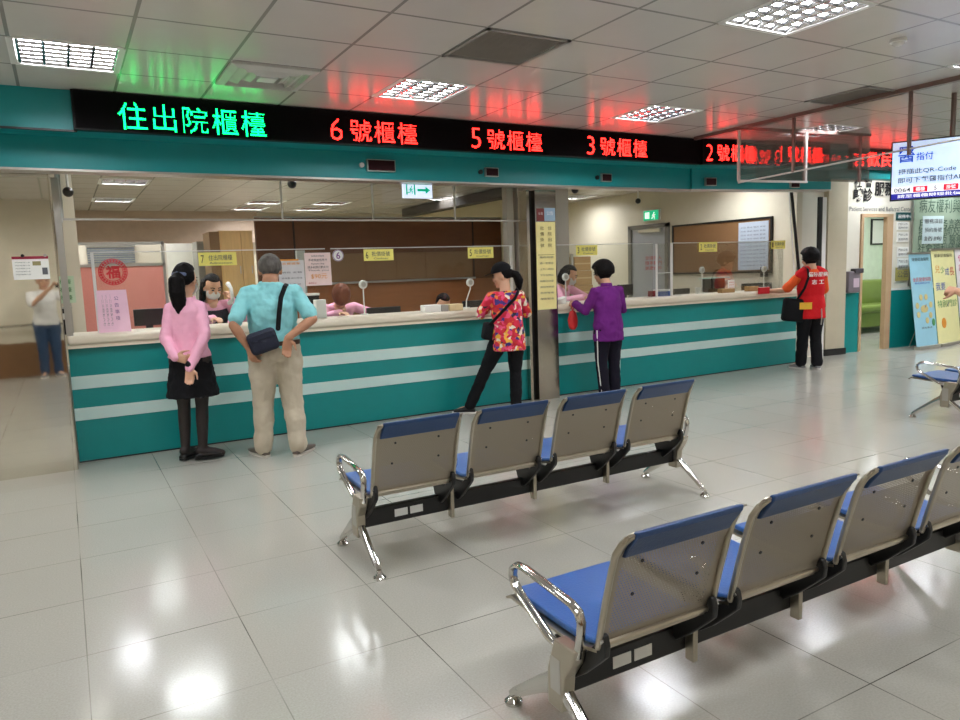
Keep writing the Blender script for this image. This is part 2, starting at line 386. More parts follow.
# fascia beam above the counter (bends towards the right)
KX, KY = 6.60, 6.42
UD = V((.9815, -.1912, 0)); ND = V((-.1912, -.9815, 0))   # right-hand run of the fascia: direction and outward normal
KA = math.atan2(UD.y, UD.x)
f1 = sgroup('trim_fascia')
MB().prism([(6.45, 2.36), (6.62, 2.36), (6.62, 2.64), (6.45, 2.64)], 'x', XL, KX).build('lower_beam', TEALP, f1)
B(XL, KX, 6.44, 6.63, 2.343, 2.36).build('edge_trim', ALU, f1)
MB().box(XL, KX - .1, 6.17, 6.62, 2.60, CZ + .2).build('upper_box', TEALP, f1)
B(XL, .2, 6.155, 6.17, 2.585, 2.60).build('shadow_strip', BLACKM, f1)  # black strip stands in for the shadow under the upper box
f2 = sgroup('trim_fascia_right', (KX, KY, 0), KA)
B(0, 2.07, .0, .17, 2.36, 2.62).build('lower_beam', TEALP, f2)
B(-.02, 2.07, -.01, .18, 2.343, 2.36).build('edge_trim', ALU, f2)
B(-.1, 2.07, -.27, .15, 2.60, CZ + .2).build('upper_box', TEALP, f2)

# LED boards on the fascia
def led_board(label, x0, x1, texts, loc, rot):
    t = thing('led_sign_board', label, 'LED sign', loc, rot)
    B(x0, x1, -.05, .02, 2.595, 2.872).build('housing', mat('sign_housing', (10, 8, 9), .5, noise=.1, spec=.2), t)
    B(x0 + .015, x1 - .015, -.053, -.05, 2.606, 2.862).build('dark_panel', mat('led_panel', (6, 4, 5), .8, spec=.1, noise=.2, nscale=300), t)
    for body, m, a, b, zc, h, lab in texts:
        led_text(body, m, t, a, b, zc, -.0535, h)
    return t
led_board('long black scrolling sign over the counter, one green text and three red', .18, 6.40,
          [('住出院櫃檯', LEDG, .472, 1.545, 2.712, .20, 'lit green characters'), ('6號櫃檯', LEDR, 2.085, 2.885, 2.715, .185, 'lit red characters starting with 6'),
           ('5號櫃檯', LEDR, 3.44, 4.235, 2.718, .185, 'lit red characters starting with 5'), ('3號櫃檯', LEDR, 4.79, 5.60, 2.722, .185, 'lit red characters starting with 3')], (0, 6.15, 0), 0)
led_board('shorter black scrolling sign with red 2 and 1 texts behind the hanging glass', .0, 1.80,
          [('2號櫃檯', LEDR, .045, .72, 2.722, .185, 'lit red characters starting with 2'), ('1號櫃檯', LEDR, 1.04, 1.69, 2.722, .185, 'lit red characters starting with 1')], (6.42, 6.12, 0), KA)

# small number displays along the fascia
NUMD = mat('unlit_number_panel', (44, 8, 14), .7, spec=.2, noise=.2, nscale=200)
def number_display(label, w_, h_, loc, rot=0., bell=True):
    t = thing('queue_number_display', label, 'number display', loc, rot, 'queue number displays on the fascia')
    B(-w_ / 2, w_ / 2, -.035, 0, -h_ / 2, h_ / 2).build('housing', ALU, t, bevel=.003)
    B(-w_ / 2 + .008, w_ / 2 - .008, -.038, -.034, -h_ / 2 + .008, h_ / 2 - .008).build('panel', NUMD, t)
    if bell:
        d = MB().cyl((-w_ / 2 - .045, 0, 0), (0, -1, 0), .022, .02).build('chime_button', WHITEP if w_ > .2 else BLACKM, t, smooth=True)
for lab, px0, px1, py0, py1 in [('largest dark red number display, left of the hanging exit sign', 366, 394, 160, 172),
                                ('small number display above the woman in the flowered shirt', 484, 497, 168, 177), ('small number display right of the steel pillar', 600, 610, 174, 182)]:
    a = at_y(px0, (py0 + py1) / 2, 6.45); b = at_y(px1, (py0 + py1) / 2, 6.45); c = (a + b) / 2
    number_display(lab, b.x - a.x, (at_y(px0, py0, 6.45).z - at_y(px0, py1, 6.45).z), (c.x, 6.45, c.z))
for lab, px0, px1, py0, py1 in [('small number display above the corkboard, under the red sign', 704, 715, 178, 186), ('number display nearest the right end of the fascia', 789, 798, 181, 188)]:
    p0 = V((KX, KY, 0)); a = at_plane(px0, (py0 + py1) / 2, p0, ND); b = at_plane(px1, (py0 + py1) / 2, p0, ND); c = (a + b) / 2
    number_display(lab, (b - a).length, (at_plane(px0, py0, p0, ND).z - at_plane(px0, py1, p0, ND).z), c, KA, bell=False)

# ------------------------------------------------------------------ troffers, vents, detector
LAMP = mat('lamp_tube', (248, 250, 255), .5, noise=0, emit=LIGHT)
LOUV = mat('louvre_aluminium', (190, 190, 192), .2, 1., noise=.02)
def troffer(label, x, y, z, first=None, group='recessed louvre lights in the ceiling'):
    if first:
        t = copy_tree(first); t.location = (x, y, z); t['label'] = label; t['group'] = group; return t
    t = thing('ceiling_light', label, 'ceiling light', (x, y, z), 0, group)
    mb = MB(); a, b, h = .288, .262, .075
    for s_ in (-1, 1):
        mb.box(s_ * a - .026, s_ * a + .01, -a, a, -.004, h); mb.box(-a, a, s_ * a - .026, s_ * a + .01, -.004, h)
    mb.box(-a, a, -a, a, h, h + .01); mb.build('housing', WHITEP, t)
    MB().quad((-b, -b, .034), (-b, b, .034), (b, b, .034), (b, -b, .034)).build('lamp', LAMP, t)
    mb = MB()
    for k in range(0, 5):
        X = -b + 2 * b * k / 4; mb.prism([(X - .006, .0), (X + .006, .0), (X + .014, .026), (X - .014, .026)], 'y', -b, b)
    for k in range(0, 7):
        Y = -b + 2 * b * k / 6; mb.prism([(Y - .003, .002), (Y + .003, .002), (Y + .008, .018), (Y - .008, .018)], 'x', -b, b)
    mb.build('louvre', LOUV, t); return t
LAB = {0: 'bright ceiling light above the left end of the LED sign', 1: 'ceiling light just above the red 6 counter text', 2: 'ceiling light above the red 3 counter text',
       3: 'ceiling light behind the hanging glass, left of the screen', 4: 'largest bright ceiling light at the upper right edge'}
T0 = None
for i, (x, y) in enumerate(LOBBY):
    t = troffer(LAB.get(i, 'square louvre ceiling light outside the picture, one of a set partly added to brighten the lobby'), x, y, CZ, T0, 'louvre lights in the lobby ceiling' if i < 5 else 'lobby ceiling lights out of the picture'); T0 = T0 or t
for i, (x, y) in enumerate(OFFICE):
    troffer('bright ceiling light deep in the office behind the glass strip', x, y, OCZ, T0, 'office ceiling lights')
def grille(label, x, y):
    t = thing('air_return_grille', label, 'air vent', (x, y, CZ), 0, 'return air grilles')
    mb = MB()
    for s_ in (-1, 1): mb.box(s_ * .285 - .012, s_ * .285 + .012, -.297, .297, -.008, .03); mb.box(-.297, .297, s_ * .285 - .012, s_ * .285 + .012, -.008, .03)
    mb.build('frame', mat('grille_frame', (150, 146, 140), .5), t)
    mb = MB(); 
    for k in range(26):
        Y = -.27 + .54 * (k + .5) / 26; mb.prism([(Y - .009, .0), (Y - .006, .0), (Y + .009, .02), (Y + .006, .02)], 'x', -.275, .275)
    mb.build('slats', mat('grille_slats', (186, 180, 172), .5), t); B(-.29, .29, -.29, .29, .03, .04).build('backing', mat('grille_backing', (92, 88, 82), .7), t)
grille('grey slatted return vent left of the largest light', *VENTS[0]); grille('grey slatted return vent above the hanging glass', *VENTS[1])
t = thing('air_diffuser', 'square white air diffuser between the green glow and 6 counter light', 'air vent', (DIFF[0][0], DIFF[0][1], CZ))
for k, s_ in enumerate((.29, .215, .14)):
    mb = MB()
    for a0, a1 in ((s_, s_ - .05),):
        o_ = [V((sx * a0, sy * a0, -.004 - .012 * (k == 0))) for sx, sy in ((-1, -1), (1, -1), (1, 1), (-1, 1))]; i_ = [V((sx * a1, sy * a1, -.03)) for sx, sy in ((-1, -1), (1, -1), (1, 1), (-1, 1))]
        top = [v + V((0, 0, .004 - v.z)) for v in o_]
        mb.add(o_ + i_ + [V((v.x, v.y, 0)) for v in o_] + [V((v.x, v.y, 0)) for v in i_], [(j, (j + 1) % 4, 4 + (j + 1) % 4, 4 + j) for j in range(4)] + [(4 + j, 4 + (j + 1) % 4, 12 + (j + 1) % 4, 12 + j) for j in range(4)] + [(8 + j, 8 + (j + 1) % 4, (j + 1) % 4, j) for j in range(4)])
    mb.build('cone', mat('diffuser_white', (196, 194, 188), .35), t)
B(-.06, .06, -.06, .06, -.03, 0).build('core', WHITEP, t)
t = thing('smoke_detector', 'small white round smoke detector on the ceiling at right', 'smoke detector', (5.25 * .92, 3.17 * .92, CZ))
MB().cyl((0, 0, 0), (0, 0, -1), .05, .018).build('base', WHITEP, t, smooth=True); MB().ball((0, 0, -.018), .036, .036, .025).build('sensor', WHITEP, t, smooth=True)
t = thing('ceiling_speaker', 'round white ceiling speaker cut off at the top right corner', 'speaker', (4.39 * .92 + .1, 2.38 * .92 - .03, CZ))
MB().cyl((0, 0, 0), (0, 0, -1), .085, .012, 28).build('rim', WHITEP, t, smooth=True); MB().cyl((0, 0, -.012), (0, 0, -1), .068, .003, 28).build('mesh_cover', ALU, t)

# ------------------------------------------------------------------ counters
def counter(label, x0, x1):
    t = thing('service_counter', label, 'counter', (x0, 6.9, 0), 0, 'teal service counters'); L = x1 - x0
    B(0, L, 0, .42, 0, .99).build('front', TEAL, t)
    for z0, z1 in ((.622, .73), (.358, .462)): B(0, L, -.006, .001, z0, z1).build('stripe', STRIPE, t)
    B(0, L, -.065, .47, .995, 1.07).build('worktop', IVORY, t, bevel=.022, seg=3)
    B(0, L, -.045, 0, .965, .995).build('edge_lip', IVORY, t)
    B(0, L, -.004, 0, 0, .012).build('skirting_line', BLACKM, t)
counter('long teal counter with two pale stripes, left of the steel pillar', .0, 4.55)
counter('teal counter with two pale stripes, right of the steel pillar', 4.88, 9.17)

# steel pillar between the counters
p = sgroup('pillar')
B(4.60, 4.88, 6.79, 7.1, 0, 2.345).build('steel_cladding', STEEL, p)
B(4.515, 4.55, 6.83, 7.0, 0, 2.345).build('mullion', STEEL, p); B(4.55, 4.60, 6.86, 7.0, 0, 2.345).build('gap', BLACKM, p)
tag(p, 'narrow stainless steel pillar between the two counters', 'pillar')
struct(B(5.86, 6.44, 8.65, 9.1, 0, 2.8).build('column_office', GREYW))
# end post at the right of the counter
p = sgroup('post')
pxa, pxb, pxc = at_y(816.5, 300, 6.8).x, at_y(820, 300, 6.8).x, at_y(824.5, 300, 6.8).x
B(pxa, pxb, 6.79, 6.82, 0, 2.36).build('black_post', BLACKM, p); B(pxb, pxc, 6.80, 6.84, 0, 2.36).build('white_post', WHITEP, p)
# white posts in the front of the office, left side
struct(B(.0, .05, 6.9, 6.96, 1.07, 2.35).build('trim_jamb', ALU)); struct(B(.06, .17, 7.9, 8.2, 0, 2.8).build('column_left', CREAM))

# glass strip above the counters
wn = sgroup('window_1')
B(.05, 4.5, 6.985, 6.995, 2.03, 2.6).build('pane', ACRYL, wn)
B(.03, 4.52, 6.975, 7.005, 2.018, 2.034).build('bottom_rail', ALU, wn)
for px in (62, 282, 373, 455): X = at_y(px, 205, 6.98).x; B(X - .006, X + .006, 6.978, 7.002, 2.03, 2.6).build('mullion', ALU, wn)
B(.03, .06, 6.97, 7.01, 2.0, 2.6).build('end_post', WHITEP, wn)

# ------------------------------------------------------------------ hanging glass smoke screens (right)
t = thing('hanging_glass_screen', 'ceiling hung glass screen in slim metal frames, before the right-hand red sign', 'glass screen', (0, 0, 0))
RAIL = mat('bronze_rail', (128, 110, 104), .4, .6); WRAIL = mat('white_rail', (206, 204, 200), .4, .2)
GX = 6.265
B(GX - .004, GX + .004, 2.3, 5.44, 2.38, CZ - .01).build('pane', SMOKEG, t)
B(GX - .02, GX + .02, 1.9, 6.05, CZ - .035, CZ).build('top_rail', RAIL, t)
MB().tube([(GX, 5.44, 2.31), (GX, 2.3, 2.43)], .008).build('bottom_rail', WRAIL, t)
for Y, m_ in ((5.44, WRAIL), (4.78, RAIL), (3.66, RAIL)): B(GX - .012, GX + .012, Y - .012, Y + .012, 2.33, CZ).build('post', m_, t)
sx = V((.98, -.12, 0)).normalized(); P0 = V((GX, 5.44, 0)); ang = math.atan2(sx.y, sx.x); MR = Matrix.Translation(P0) @ Matrix.Rotation(ang, 4, 'Z')
MB().box(0, 1.9, -.004, .004, 2.34, CZ - .01, MR).build('pane', SMOKEG, t)
MB().box(0, .95, -.015, .015, 2.32, 2.34, MR).build('bottom_rail', WRAIL, t)
MB().box(0, 1.9, -.012, .012, CZ - .03, CZ, MR).build('top_rail', RAIL, t)
for X, m_ in ((.93, WRAIL), (1.75, RAIL)): MB().box(X - .012, X + .012, -.012, .012, 2.34, CZ, MR).build('post', m_, t)

# ------------------------------------------------------------------ right-hand lobby wall with a doorway
WU = V((.995, -.0998, 0)).normalized(); WN = V((-.0998, -.995, 0)).normalized(); W0 = at_z(843, 353, 0); WANG = math.atan2(WU.y, WU.x)
def wq(px, py):  # along-wall distance and height of a pixel on that wall
    q = at_plane(px, py, W0, WN); return (q - W0).dot(WU), q.z
def wb(x0, x1, z0, z1, d0=-.04, d1=0.):   # box on the wall: d measured outwards from the face (towards the lobby)
    M_ = Matrix.Translation(W0) @ Matrix.Rotation(WANG, 4, 'Z'); return MB().box(x0, x1, -d1, -d0, z0, z1, M_)
WP = lambda x, z, d=0.: W0 + WU * x + WN * d + V((0, 0, z))
LW = mat('lobby_side_wall', (222, 218, 204), .55, noise=.02)
dl, dr, dt = wq(858, 300)[0], wq(889, 300)[0], wq(874, 214)[1]; wt = wq(850, 293)[1]
ww = sgroup('wall_lobby_right')
wb(-.02, dl, wt, 3.0).build('plaster', LW, ww); wb(dr, 5.2, wt, 3.0).build('plaster', LW, ww); wb(dl, dr, dt, 3.0).build('plaster', LW, ww)
wb(-.02, dl, 0, wt, -.04, .012).build('teal_wainscot', TEAL, ww); wb(dr, 5.2, 0, wt, -.04, .012).build('teal_wainscot', TEAL, ww)
for a, b in ((-.02, dl), (dr, 5.2)): wb(a, b, wt, wt + .03, 0, .016).build('dado_rail', WHITEP, ww)
struct(MB().box(9.40, 10.1, 7.16, 7.28, 0, 3.1).build('wall_link', LW)); struct(MB().quad((9.4, 6.99, CZ), (9.4, 9, CZ), (XR, 9, CZ), (XR, 6.99, CZ)).build('ceiling_right', mat('ceiling_plain', (226, 220, 212), .4)))
# beige pillar left of the doorway
pa, pb = at_z(825, 356, 0), at_z(844, 354, 0)
pc = sgroup('pillar_beige'); M_ = Matrix.Translation(pa) @ Matrix.Rotation(math.atan2((pb - pa).y, (pb - pa).x), 4, 'Z'); L = (pb - pa).length
MB().box(0, L, 0, .5, .1, 3.0, M_).build('shaft', mat('pillar_paint', (186, 176, 152), .55, noise=.03), pc); MB().box(-.02, L + .02, -.015, .5, 0, .1, M_).build('skirting', BLACKM, pc)
# door frame and open doorway
JAMB = mat('door_jamb', (188, 158, 124), .5, noise=.05)
d = sgroup('door_1')
wb(dl, dl + .05, 0, dt, -.045, .03).build('jamb', JAMB, d); wb(dr - .13, dr, 0, dt, -.045, .03).build('jamb', JAMB, d); wb(dl, dr, dt - .05, dt, -.045, .03).build('head', JAMB, d)
# room behind the doorway
GRN = mat('pale_green_wall', (214, 226, 206), .6)
rm = sgroup('wall_consulting_room')
wb(dl - 1.2, 4.6, 0, 2.7, -2.9, -2.8).build('back', GRN, rm); wb(dl - 1.2, dl - 1.1, 0, 2.7, -2.8, -.06).build('side', GRN, rm); wb(4.5, 4.6, 0, 2.7, -2.8, -.06).build('side', GRN, rm)
struct(wb(dl - 1.2, 4.6, 2.7, 2.75, -2.9, -.06).build('ceiling_consulting_room', WHITEP))
for lx, lab_ in ((1.3, 'ceiling light inside the small room, nearer its doorway'), (2.9, 'unseen ceiling light added deeper in the small room to brighten it')):  # the deeper lamp is unseen, added to brighten this room
    t = thing('ceiling_light', lab_, 'ceiling light'); q = WP(lx, 2.69, -1.3)
    MB().box(q.x - .3, q.x + .3, q.y - .3, q.y + .3, 2.66, 2.70).build('housing', WHITEP, t); MB().quad((q.x - .27, q.y - .27, 2.655), (q.x + .27, q.y - .27, 2.655), (q.x + .27, q.y + .27, 2.655), (q.x - .27, q.y + .27, 2.655)).build('lamp', LAMP, t)
SOFA = mat('green_vinyl', (112, 130, 58), .35, noise=.05)
t = thing('sofa', 'olive green padded sofa inside the doorway', 'sofa')
def wsoft(x0, x1, z0, z1, d0, d1, nm, bev=.05): return wb(x0, x1, z0, z1, d0, d1).build(nm, SOFA, t, bevel=bev, seg=3)
s0 = (at_plane(852, 300, WP(0, 0, -1.8), WN) - W0).dot(WU); s1 = s0 + 1.9
wsoft(s0, s1, .12, .42, -2.5, -1.8, 'base', .02); wsoft(s0, s1, .40, .55, -2.4, -1.75, 'seat_cushion'); wsoft(s0, s1, .5, 1.02, -2.6, -2.3, 'backrest')
for a in (s0 + .1, s1 - .16): wb(a, a + .06, 0, .12, -2.45, -2.39).build('leg', BLACKM, t); wb(a, a + .06, 0, .12, -1.9, -1.84).build('leg', BLACKM, t)
def wpic(px0, py0, px1, py1): a = wq(px0, py1); b = wq(px1, py0); return a[0], b[0], a[1], b[1]
t = thing('picture_frame', 'black framed picture on the pale green wall behind the sofa', 'picture'); q = V((0, 0, EYE))
pa, pb = at_plane(870, 245, WP(0, 0, -2.8), WN), at_plane(886, 219, WP(0, 0, -2.8), WN); a0, a1 = (pa - W0).dot(WU), (pb - W0).dot(WU)
for nm, x0, x1, z0, z1 in (('frame', a0, a0 + .03, pa.z, pb.z), ('frame', a1 - .03, a1, pa.z, pb.z), ('frame', a0, a1, pa.z, pa.z + .03), ('frame', a0, a1, pb.z - .03, pb.z)): wb(x0, x1, z0, z1, -2.8, -2.77).build(nm, BLACKM, t)
wb(a0 + .02, a1 - .02, pa.z + .02, pb.z - .02, -2.8, -2.785).build('picture', PAPER, t)
# teal beam over that wall with its own red LED board and black lettering below
BQ = at_z(870, 152, 2.83); bz = at_plane(870, 178, BQ, WN).z; bx0 = (at_plane(833, 170, BQ, WN) - BQ).dot(WU)
bm_ = sgroup('trim_beam_right', (BQ.x, BQ.y, 0), WANG); B(bx0, 4.5, .06, .2, bz, CZ + .1).build('beam', TEALP, bm_)
q0, q1 = at_plane(854, 153, BQ, WN), at_plane(892, 166, BQ, WN); xa, xb = (q0 - BQ).dot(WU), (q1 - BQ).dot(WU); za, zb = at_plane(870, 166.5, BQ, WN).z, 2.83
t = thing('led_sign_board', 'far red scrolling sign over the doorway, left of the screen', 'LED sign', (BQ.x, BQ.y, 0), WANG)
B(xa - .03, xa + 1.9, .0, .06, za - .04, zb + .04).build('housing', BLACKM, t)
led_text('言歡民服務', LEDR, t, xa, xa + (xb - xa) * 1.72, (za + zb) / 2, -.002, zb - za)
t = thing('wall_lettering', 'large black characters on the wall above the doorway', 'sign')
x0, _ = wq(853, 190); x1, _ = wq(872, 190); hz = wq(862, 186)[1]
lettering('社', INK, t, WP(x0 + (x1 - x0) * .22, wq(860, 182)[1], .004), WU, (0, 0, 1), width=(x1 - x0) * .42, bold=.02, lift=.01)
lettering('會', INK, t, WP(x0 + (x1 - x0) * .78, wq(866, 182)[1], .004), WU, (0, 0, 1), width=(x1 - x0) * .42, bold=.02, lift=.01)
lettering('轉診', INK, t, WP((x0 + x1) / 2, wq(862, 195)[1], .004), WU, (0, 0, 1), width=(x1 - x0), bold=.03, lift=.01)
xc0, xc1 = wq(874, 190)[0], wq(894, 190)[0]
lettering('服務', INK, t, WP((xc0 + xc1) / 2, wq(884, 189)[1], .004), WU, (0, 0, 1), width=(xc1 - xc0), bold=.03, lift=.01)
xe0, xe1 = wq(849, 209)[0], wq(912, 209)[0]
lettering('Patient Services and Referral Center', INKG, t, WP((xe0 + xe1) / 2, wq(880, 209)[1], .004), WU, (0, 0, 1), width=(xe1 - xe0), lift=.006)
def wall_card(name, label, cat, box, m, lines=(), ink=INK, d=.012, head=None, group=None):
    x0, x1, z0, z1 = box; t = thing(name, label, cat, (0, 0, 0), 0, group)
    wb(x0, x1, z0, z1, 0, d).build('sheet', m, t)
    n = len(lines)
    for k, tx in enumerate(lines):
        z = z1 - (z1 - z0) * (k + .6) / (n + .2); lettering(tx, ink, t, WP((x0 + x1) / 2, z, d + .002), WU, (0, 0, 1), width=(x1 - x0) * .82, height=None if len(tx) > 4 else (z1 - z0) * .5 / n)
    return t
wall_card('door_sign', 'small dark teal sign right of the door head', 'sign', wpic(895.5, 212.5, 914, 220.5), mat('dark_teal_sign', (20, 78, 80), .4), ('服務中心',), PAPER)
for k, (y0, y1) in enumerate(((222, 230), (232, 242), (247, 257), (258, 270))):
    wall_card('notice', ['top', 'second', 'third', 'lowest white'][k] + ' paper notice on the wall right of the door', 'notice', wpic(896.5, y0, 908, y1), PAPER, ('門診公告', '服務時間'), INKG, group='paper notices right of the door')
wall_card('notice', 'olive coloured notice at the dado rail, behind the blue banner', 'notice', wpic(895, 267, 909, 281), mat('olive_paper', (176, 166, 92), .6), ('公告',), INKG)
# window with lettering
wx0, _ = wq(911, 240); wz0, wz1 = wq(930, 282)[1], wq(930, 196)[1]
wn = sgroup('window_2')
wb(wx0, 5.2, wz0, wz1, .005, .012).build('pane', mat('greenish_glass', (150, 168, 148), .12, noise=.04), wn)
for a, b, c, e in ((wx0 - .04, wx0, wz0 - .04, wz1 + .04), (wx0 - .04, 5.2, wz1, wz1 + .04), (wx0 - .04, 5.2, wz0 - .04, wz0)): wb(a, b, c, e, 0, .03).build('frame', ALU, wn)
for py, tx, hh in ((206, '病友權利與義務', .22), (224, '服務諮詢', .16), (232, '掛號諮詢及轉介', .15), (240, '門診預約 醫療費用', .15), (248, '社會福利諮詢服務', .15)):
    za = wq(935, py)[1]; xs_ = wx0 + .15; wd = wq(960, py)[0] - wx0 + .25
    lettering(tx, mat('dark_green_ink', (56, 84, 70), .6), wn, WP(xs_ + wd / 2, za, .014), WU, (0, 0, 1), width=wd, height=hh)
for k, bx in enumerate((wpic(921, 216, 943, 244),)):
    wall_card('poster', 'pale blue sheet stuck on the lettered window', 'poster', bx, mat('pale_blue_sheet', (192, 212, 214), .6), ('服務項目', '預約掛號', '諮詢'), INKG, d=.018)
# soap bottles by the door
q = wq(848, 281)
t = thing('hand_sanitizer_dispenser', 'grey and white sanitizer dispenser on the wall left of the doorway', 'dispenser')
wb(q[0] - .10, q[0] + .16, q[1] - .18, q[1] + .15, .0, .10).build('body', mat('grey_plastic', (120, 112, 120), .4), t, bevel=.02); wb(q[0] + .02, q[0] + .2, q[1] + .12, q[1] + .19, .02, .12).build('pump', mat('dark_grey_plastic', (70, 66, 72), .4), t, bevel=.01)
wb(q[0] + .0, q[0] + .12, q[1] - .1, q[1] + .04, .10, .103).build('sticker', mat('lilac_sticker', (196, 176, 190), .5), t)

# roll-up banners
def banner(label, px, col, texts, marks, w_=.62, h_=1.75):
    a, b = at_z(px[0][0], px[0][1], 0), at_z(px[1][0], px[1][1], 0); u = (b - a); u.z = 0; u.normalize(); n = V((u.y, -u.x, 0)); wd = (b - a).length
    ht = at_plane(px[2][0], px[2][1], a, n).z
    t = thing('roll_up_banner', label, 'banner', a, math.atan2(u.y, u.x), 'roll up banners by the window'); tilt = Matrix.Rotation(math.radians(-3), 4, 'X') @ Matrix.Identity(4)
    lean = .16
    def bp(x, z, d=0.): return V((x - .05 * z / ht, lean * z / ht - d, z))
    MB().box(0, wd, -.05, .05, .0, .05).build('base', ALU, t)
    MB().add([bp(0, .05), bp(wd, .05), bp(wd, ht), bp(0, ht), bp(0, .05, -.006), bp(wd, .05, -.006), bp(wd, ht, -.006), bp(0, ht, -.006)], [(0, 1, 2, 3), (7, 6, 5, 4), (0, 4, 5, 1), (1, 5, 6, 2), (2, 6, 7, 3), (3, 7, 4, 0)]).build('print', mat(label[:6] + '_print', col, .5, noise=.03), t)
    MB().box(-.06, wd - .04, lean - .015, lean + .02, ht - .01, ht + .02).build('top_rail', ALU, t)
    MB().tube([(wd / 2, .3, .0), (wd / 2, .05, .7)], .008).build('support_rod', ALU, t)
    for tx, m_, fx, fz, fw, fh in texts:
        lettering(tx, m_, t, bp(wd * fx, ht * fz, .002), V((1, 0, 0)), (bp(0, 1) - bp(0, 0)), width=wd * fw, height=ht * fh)
    for m_, fx, fz, rx, rz in marks:
        c = bp(wd * fx, ht * fz, .003); up = (bp(0, 1) - bp(0, 0)).normalized(); MB().loft([(c, V((rx, 0, 0)), up * rz), (c + V((0, -.003, 0)), V((rx, 0, 0)), up * rz)], 16).build('printed_patch', m_, t)
    return t
YEL_M = mat('ochre_print', (206, 190, 130), .6)
banner('pale blue roll up banner, leftmost of the row', ((917, 350), (938, 347), (906, 254)), (150, 200, 218),
       [('健康促進醫院', INK, .5, .94, .8, .035), ('全民健康保險', INKR, .5, .73, .86, .045), ('醫療服務說明', INKB, .5, .69, .7, .02), ('團隊', INKGR, .5, .40, .3, .035), ('諮詢專線', INKG, .55, .22, .5, .022)],
       [(YEL_M, .5 + .33 * math.cos(a), .42 + .13 * math.sin(a), .045, .05) for a in (0.3, 1.2, 1.95, 2.85, 3.6, 5.0, 5.7)] + [(YEL_M, .5, .42, .1, .06), (INKGR, .88, .27, .04, .06)])
banner('pale yellow roll up banner with coloured characters, second of the row', ((939, 347), (961, 343), (926, 250)), (236, 232, 170),
       [('健康促進醫院', INK, .5, .94, .8, .035), ('兒', INKO, .2, .80, .2, .08), ('少', INKGR, .42, .79, .18, .07), ('成', INKB, .62, .77, .18, .08), ('長', INKR, .84, .77, .2, .09), ('我要', INKB, .28, .62, .42, .08), ('特別門診', INKGR, .52, .44, .86, .075)],
       [(INKO, .3, .24, .075, .085)])
banner('white roll up banner with pink heading, cut off at the right edge', ((962, 343), (985, 340), (947, 249)), (232, 226, 226),
       [('健康', mat('magenta_ink', (200, 40, 110), .6), .4, .9, .6, .07), ('諮詢', MATS['magenta_ink'], .4, .8, .6, .07), ('服務時間', INKG, .5, .7, .7, .03)], [])

# hanging television
tl, bl = at_x(893, 143.5, 6.62), at_x(890, 196, 6.62); tu = V((.47, -.88, 0)).normalized(); tn = V((-.88, -.47, 0)).normalized(); tw, th = .90, .50
bl = V((tl.x, tl.y, tl.z - th))
t = thing('hanging_television', 'ceiling hung screen with pale blue picture at the right edge', 'television', bl, math.atan2(tu.y, tu.x))
MB().box(-.012, tw + .012, .0, .05, -.012, th + .012).build('bezel', BLACKP, t, bevel=.004)
SCR = mat('screen_blue', (196, 218, 250), .3, noise=.02, nscale=2, emit=.9)
MB().box(0, tw, -.003, .0, 0, th).build('screen', SCR, t)
MB().box(0, tw, -.005, -.003, .0, .05).build('ticker', mat('screen_navy', (40, 40, 150), .3, noise=0, emit=.8), t)
MB().box(0, tw, -.005, -.003, .05, .11).build('number_row', mat('screen_white', (244, 244, 250), .3, noise=0, emit=.9), t)
for a in (.17, .40): MB().box(a, a + .11, -.007, -.005, .055, .105).build('red_field', mat('screen_red', (214, 30, 60), .3, noise=0, emit=.7), t)
SI, SB_, SW = mat('screen_ink', (60, 62, 70), .4, noise=0), mat('screen_logo', (20, 80, 200), .4, noise=0, emit=.3), MATS['screen_white']
for tx, m_, x, z, wd, hh in (('醫', SB_, .11, .39, .13, .14), ('指付', SB_, .25, .365, .13, .07), ('掃描此QR-Code', SI, .27, .24, .44, .05), ('即可下載醫指付APP', SI, .31, .165, .52, .05),
                              ('0064', SI, .085, .08, .13, .04), ('櫃檯', SW, .225, .08, .07, .035), ('5', SI, .34, .08, .022, .04), ('掛號', SW, .455, .08, .07, .035), ('0067', SI, .60, .08, .13, .04), ('請至櫃檯辦理批價掛號', SW, .35, .025, .6, .03)):
    lettering(tx, m_, t, (x, -.0075, z), (1, 0, 0), (0, 0, 1), width=wd, height=hh, bold=.01)
MB().tube([(tw / 2, .06, th - .05), (tw / 2, .06, CZ - bl.z)], .02).build('ceiling_pole', RAIL, t)
MB().box(tw / 2 - .1, tw / 2 + .1, .05, .07, .1, th - .05).build('bracket', BLACKM, t)

